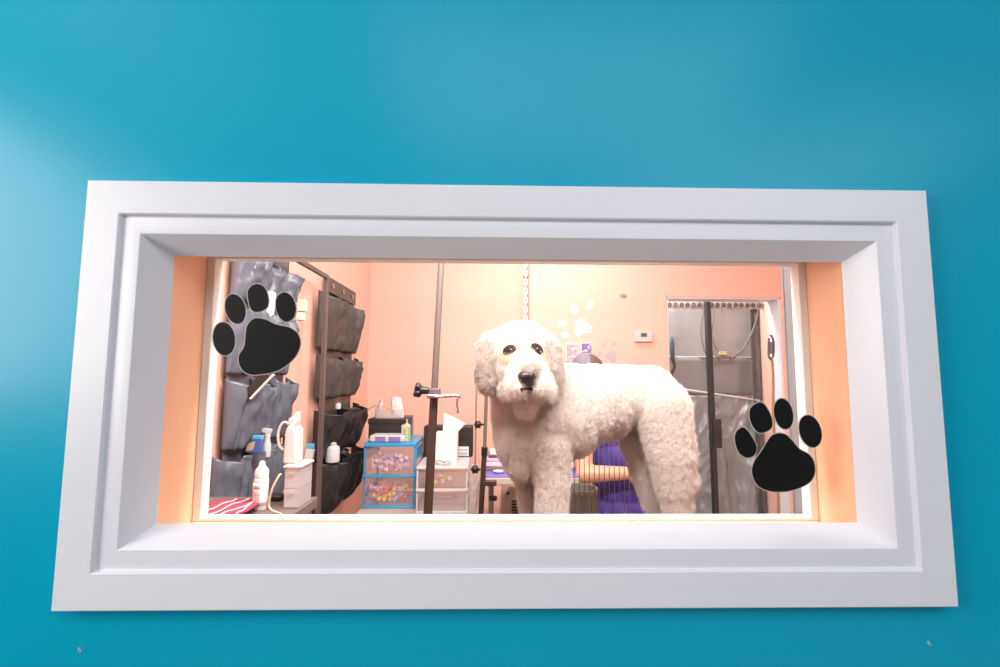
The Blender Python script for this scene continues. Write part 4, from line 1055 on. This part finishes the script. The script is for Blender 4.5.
so = bpy.data.objects.new('headscarf', sm); C.objects.link(so); sm.materials.clear(); sm.materials.append(M_BANDANA); so.parent = per; so['label'] = 'lavender cloth over one side of the hair'
s_ = so.modifiers.new('solid', 'SOLIDIFY'); s_.thickness = .004
for dx in (-.045, .018):
    w = MB(); w.ball(HC+Vector((dx, -.088, .01)), (.013, .008, .008), seg=14); w.build('eye', M_WPLAST, per, smooth=True)
w = MB(); w.ball(HC+Vector((-.018, -.098, -.06)), (.022, .008, .006), seg=14); w.build('mouth', M_PINK, per, smooth=True)

# ------------------------------------------------------------------ on the back wall
wz_ = 3.4
th = thing('thermostat', 'white thermostat with small grey display on the back wall above the rump of the dog', 'thermostat', (GX(644, wz_), YB, GZ(342, wz_, 644)))
a = G(635.3, 331, wz_-.03); b = G(653, 342, wz_-.03)
w = MB(); w.b2((a.x, YB-.03, b.z), (b.x, YB+.001, a.z)); w.build('thermostat_body', M_WPLAST, th, bevel=.006)
w = MB(); w.b2((GX(641.5, wz_-.03), YB-.0315, GZ(337, wz_-.03, 644)), (GX(648, wz_-.03), YB-.03, GZ(332.8, wz_-.03, 644))); dsp = w.build('display', M_LCD, th)
w = MB()
for k in range(3): w.b2((GX(642.6+k*1.6, wz_-.03), YB-.0325, GZ(336, wz_-.03, 644)), (GX(643.5+k*1.6, wz_-.03), YB-.0315, GZ(333.8, wz_-.03, 644)))
w.build('display_digits', M_BLACK, dsp)
w = MB(); w.b2((GX(641, wz_-.03), YB-.0312, GZ(340, wz_-.03, 644)), (GX(646, wz_-.03), YB-.03, GZ(339.2, wz_-.03, 644))); w.build('printed_line', M_PALEPINK, th)
def wall_paw(label, m, pad, toes, z=wz_):
    c = G(pad[0], pad[1], z)
    t = thing('wall_paw_decal', label, 'decal', (c.x, YB, c.z))
    w = MB(); r = pad[2]; a_ = pad[3]
    pts = [(0, -1), (.45, -.75), (.75, -.15), (1.0, .35), (.75, .85), (.3, .8), (0, .65), (-.3, .8), (-.75, .85), (-1.0, .35), (-.75, -.15), (-.45, -.75)]
    cs_, sn = math.cos(a_), math.sin(a_)
    poly = [(G(pad[0]+r*(x*cs_-y*sn), pad[1]+r*(x*sn+y*cs_), z)) for x, y in pts]
    w.prism(smooth_loop([(p.x, p.z) for p in poly], 4), 'y', YB-.0012, YB+.0002); w.build('palm_pad', m, t)
    for (px, py, rx, ry, an) in toes:
        w = MB(); poly = [G(x, y, z) for x, y in ell(px, py, rx, ry, an)]
        w.prism([(p.x, p.z) for p in poly], 'y', YB-.0012, YB+.0002); w.build('toe_pad', m, t)
wall_paw('large white paw print decal on the pale back wall above the pictures', M_WHITEVINYL, (582, 327, 9, -.35), ((574, 309.5, 3.6, 4.6, -.3), (589.5, 305, 3.4, 5.4, .2), (562.5, 323.5, 4.6, 3.4, .3), (565, 335, 4.4, 2.8, .1)))
wall_paw('lilac-grey paw print decal on the back wall between the pictures and thermostat', M_LILACVINYL, (611.5, 356, 6.2, .5), ((603.5, 345.5, 2.6, 2.1, .3), (614, 344, 2.2, 3.0, .2), (600, 354, 2.1, 2.6, 0), (601.5, 361.5, 2.4, 1.5, 0)))
c = G(623.3, 296, wz_); w = MB(); w.ball((c.x, YB-.002, c.z), (3.6*wz_/F_PX, .004, 2.2*wz_/F_PX), (0, .15, 0), seg=18)
tag(w.build('wall_spot', M_GREYVINYL, smooth=True), 'small grey oval spot on the pale back wall above the thermostat', 'spot')
c = G(638, 290, wz_)
def picture(x0, y0, x1, y1, m, label, art):
    a = G(x0, y0, wz_-.01); b = G(x1, y1, wz_-.01)
    t = thing('picture', label, 'picture', ((a.x+b.x)/2, YB, b.z))
    w = MB(); w.b2((a.x, YB-.012, b.z), (b.x, YB, a.z)); w.build('board', M_WPAPER, t, bevel=.002)
    W_, H_ = b.x-a.x, a.z-b.z
    w = MB(); w.b2((a.x+W_*.08, YB-.014, b.z+H_*.08), (b.x-W_*.08, YB-.012, a.z-H_*.08)); pr = w.build('print', m, t)
    w = MB(); rnd = random.Random(art)
    for k in range(7): w.ball((lerp(a.x, b.x, rnd.uniform(.2, .8)), YB-.014, lerp(b.z, a.z, rnd.uniform(.2, .8))), (W_*rnd.uniform(.05, .16), .0012, H_*rnd.uniform(.04, .10)), (0, rnd.uniform(-1, 1), 0), seg=12)
    w.build('print_shape', M_PALEPINK, pr, smooth=True)
picture(580.5, 342.5, 592.5, 354, M_PURPBOX, 'small purple print picture on the back wall beside the lilac paw decal', 2)
picture(565.5, 343, 578, 361, mat('grey_pink_print', (.50, .40, .40, 1), .6, var=.3, scale=60), 'taller grey and pink picture on the back wall beside the head of the dog', 5)

# ------------------------------------------------------------------ bathing enclosure seen through the doorway
cz = 3.95
def sheet(x0, x1, h0, h1, amp, freq, seed, nu=60, nv=24, z=cz, cr=0.0):
    def fn(u, v):
        k = cr*(1-abs(noise.noise((u*6+v*3, v*5-u*4, seed*2)))*2) + cr*.6*(1-abs(noise.noise((u*15-v*6, v*8, seed*3)))*2)
        return (lerp(x0, x1, u), Y(z)-k+amp*math.sin(freq*u*2*PI+seed+1.5*noise.noise((u*3, v*1.5, seed)))*(.4+.6*(1-v))+amp*.8*noise.noise((u*9+v*2, v*2.2, seed)), lerp(h0, h1, v))
    return fn
sx0_, sx1_ = GX(640, cz), GX(768, cz)
hT = GZ(288, cz, 720); hM = GZ(357, cz, 720); hL = GZ(393, cz, 720)
en = thing('bath_enclosure', 'grey plastic dog bath enclosure seen through the doorway', 'bath enclosure', ((sx0_+sx1_)/2, Y(cz), 0))
w = MB(); w.grid(sheet(sx0_, sx1_, hM, hT, .006, 3, 1.0, cr=.0015), 80, 40); w.build('upper_sheet', M_CURTAIN, en, smooth=True, solid=.002, angle=180)
w = MB(); w.grid(sheet(sx0_, sx1_, hL-.03, hM, .003, 2, 2.0), 40, 8); w.build('middle_panel', M_CURTAIN2, en, smooth=True, solid=.002, angle=180)
w = MB(); w.grid(sheet(sx0_, sx1_, 0, hL-.02, .025, 4, 3.0, z=cz-.03, cr=.03), 120, 90); w.build('lower_drape', M_CURTAIN, en, smooth=True, solid=.002, angle=180)
w = MB(); w.cone(G(664, 386.5, cz-.10), G(772, 402.5, cz-.10), .008); w.build('rail', M_WPLAST, en, smooth=True)
w = MB(); w.cone(G(664, 356.5, cz-.012), G(772, 357.5, cz-.012), .004); w.build('seam', M_WPLAST, en, smooth=True)
# lace valance along the top
w = MB(); lz = 3.78; l0, l1 = GX(650, lz), GX(771, lz); lt = GZ(292, lz, 720); lbm = GZ(310, lz, 720)
w.grid(lambda u, v: (lerp(l0, l1, u), Y(lz)+.004*math.sin(u*60), lerp(lbm+.012*abs(math.sin(u*26*PI/2)), lt, v)), 120, 4); vl = w.build('lace_valance', clear_mat('lace_ground', (1, 1, 1, 1), .03, .4, .9, (.72, .71, .70, 1)), en, smooth=True, solid=.001, angle=180)
w = MB()
for k in range(20):
    c = Vector((lerp(l0, l1, (k+.5)/20), Y(lz)-.005, lerp(lbm, lt, .27)))
    w.tube([c+Vector((.014*math.cos(a*PI/6), 0, .016*math.sin(a*PI/6))) for a in range(12)], .0045, n=6, closed=True)
    w.tube([c+Vector((.006*math.cos(a*PI/4), 0, .007*math.sin(a*PI/4))) for a in range(8)], .002, n=6, closed=True)
w.build('lace_pattern', mat('lace_thread', (.12, .115, .11, 1), .8), vl, smooth=True)
# dark centre post with latch
pz2 = 3.72
w = MB(); p0 = G(716, 520, pz2); p1 = G(706.5, 285, pz2); d = p0-p1; p0 = p1+d*1.9
w.tube([p1, p0], .026, n=4); w.build('centre_post', M_DOORMETAL, en)
w = MB(); w.b2(G(714.5, 448, pz2-.03), G(721.5, 419.5, pz2-.03)+Vector((0, .04, 0))); lt_ = w.build('latch', M_DOORMETAL, en, bevel=.003)
w = MB(); w.b2(G(717, 436, pz2-.035), G(720, 430, pz2-.03)+Vector((0, .002, 0))); w.build('latch_button', M_DOORMETAL, lt_)
w = MB(); w.grid(sheet(GX(752, 3.85), GX(762, 3.85), 0.3, GZ(295, 3.85, 755), .012, 1.5, 4.0, z=3.85), 14, 50); w.build('corner_sheet', mat('dark_grey_plastic', (.13, .12, .115, 1), .3, var=.5, scale=25, bump=.5, bscale=30), en, smooth=True, solid=.003, angle=180)
# hose with fitting and yellow tag
hs = thing('bath_hose', 'grey bath hose curving to a fitting with yellow tag in the doorway', 'hose', G(730, 355, 3.86))
hz = 3.84
w = MB(); w.tube(smooth_path([G(759, 290, hz), G(758, 312, hz), G(753, 330, hz), G(745, 346, hz), G(737, 354.5, hz), G(728, 357, hz)]), .0085); w.build('hose', M_HOSE, hs, smooth=True)
w = MB(); w.tube(smooth_path([G(720, 358, hz), G(708, 356, hz), G(703, 345, hz), G(701, 328, hz), G(704, 310, hz), G(706, 296, hz)]), .004); w.build('thin_hose', M_HOSE, hs, smooth=True)
w = MB(); w.tube(smooth_path([G(722, 353, hz), G(716, 348, hz), G(712, 335, hz), G(714, 315, hz), G(714.5, 298, hz)]), .003); w.build('thin_hose', M_HOSE, hs, smooth=True)
w = MB(); w.cone(G(716, 357, hz-.01), G(735, 357, hz-.01), .014); w.cone(G(720, 357, hz-.01), G(721, 361, hz-.01), .02); w.cone(G(731, 357, hz-.01), G(732, 361, hz-.01), .016); w.build('fitting', M_GREYMETAL, hs, smooth=True)
w = MB(); w.b2(G(720, 355, hz-.03), G(727, 351.5, hz-.03)+Vector((0, .02, 0))); w.build('yellow_tag', M_YTAG, hs, bevel=.002)
# shower wand on the doorway jamb, tan hose hanging
wd = thing('shower_wand', 'dog shower wand with tan hose hanging on the right doorway jamb', 'shower wand', G(772, 350, 3.42))
sz = 3.42
w = MB(); w.tube(smooth_path([G(769.2, 338, sz), G(768.6, 345, sz), G(768.8, 356, sz), G(771, 359, sz), G(773.3, 355, sz), G(773.6, 343, sz), G(772.5, 338, sz), G(770.5, 335, sz)]), .008); w.build('wand_bracket', M_BROWNMETAL, wd, smooth=True)
w = MB(); w.cone(G(771, 342, sz-.005), G(771, 354, sz-.005), .012, .014); w.build('wand_grip', mat('slate_grip', (.10, .13, .2, 1), .4), wd, smooth=True)
w = MB(); w.tube(smooth_path([G(771.6, 357, sz), G(773, 375, sz), G(773.6, 420, sz), G(776.5, 470, sz), G(778.5, 500, sz), G(779, 540, sz)]), .0095); w.build('hose', M_TANHOSE, wd, smooth=True)
# bottle and pipe at the doorway's left edge
t = thing('wall_dispenser', 'teal dispenser bottle with dark tube at the left edge of the doorway', 'dispenser', G(672, 350, 3.7))
c = G(672.5, 358, 3.7); w = MB(); w.lathe([(.014, 0), (.017, .01), (.017, .12), (.008, .15), (.008, .17)], c); w.build('bottle_body', M_BLUEBOT, t, smooth=True)
w = MB(); w.tube(smooth_path([G(672, 358, 3.7), G(674.5, 366, 3.69), G(671.5, 375, 3.69), G(673, 384, 3.69), G(672, 392, 3.69)]), .012); w.build('tube', M_DOORMETAL, t, smooth=True)

# ------------------------------------------------------------------ light
def area(name, loc, rot, sx, sy, power, col):
    l = bpy.data.lights.new(name, 'AREA'); l.shape = 'RECTANGLE'; l.size = sx; l.size_y = sy; l.energy = power; l.color = col
    o = bpy.data.objects.new(name, l); C.objects.link(o); o.location = loc; o.rotation_euler = rot; return o
area('salon_ceiling_light', (.15, Y(1.15), CEIL-.03), (0, 0, 0), 1.4, .36, 17, (1.0, .98, .97))
area('salon_front_fill', (.15, WB+.07, 2.25), (PI*.30, 0, 0), 1.3, .10, 48, (1.0, .98, .97))  # added fill without a fixture, brightens the fronts of dog and drawers
area('salon_back_light', (.40, Y(2.7), CEIL-.03), (0, 0, 0), .9, .4, 17, (1.0, .98, .97))
area('bath_light', (1.3, Y(3.75), CEIL-.03), (0, 0, 0), 0.6, .3, 38, (.96, .98, 1.0))
area('lobby_ceiling_light', (.30, -1.45, CEIL-.03), (0, 0, 0), 1.5, 1.1, 17, (.94, .97, 1.0))
area('lobby_side_light', (1.8, -2.5, CEIL-.03), (0, 0, 0), 1.7, 1.7, 40, (.94, .97, 1.0))
area('lobby_window_daylight', (LX0-.12, (WY0+WY1)/2, (WZ0+WZ1)/2), (0, -PI/2, 0), WZ1-WZ0, WY1-WY0, 46, (1.0, .93, .87))
wd_ = bpy.data.worlds.new('world'); SC.world = wd_; wd_.use_nodes = True
wd_.node_tree.nodes['Background'].inputs[0].default_value = (.7, .8, .95, 1); wd_.node_tree.nodes['Background'].inputs[1].default_value = .6

# ------------------------------------------------------------------ camera
cam = bpy.data.cameras.new('camera'); co = bpy.data.objects.new('camera', cam); C.objects.link(co); SC.camera = co
cam.sensor_fit = 'HORIZONTAL'; cam.sensor_width = 36; cam.lens = 36*F_PX/1000; cam.clip_start = .01
M = Matrix((RGT, UPV, -FWD)).transposed().to_4x4(); M.translation = (CAMX, CAMY, CAMZ); co.matrix_world = M
vs = SC.view_settings; vs.view_transform = 'Standard'; vs.look = 'None'; vs.gamma = 1; vs.use_curve_mapping = False; vs.exposure = 0.0
SC.cycles.max_bounces = 8; SC.cycles.transparent_max_bounces = 24; SC.cycles.sample_clamp_indirect = 6
SC.cycles.use_denoising = True
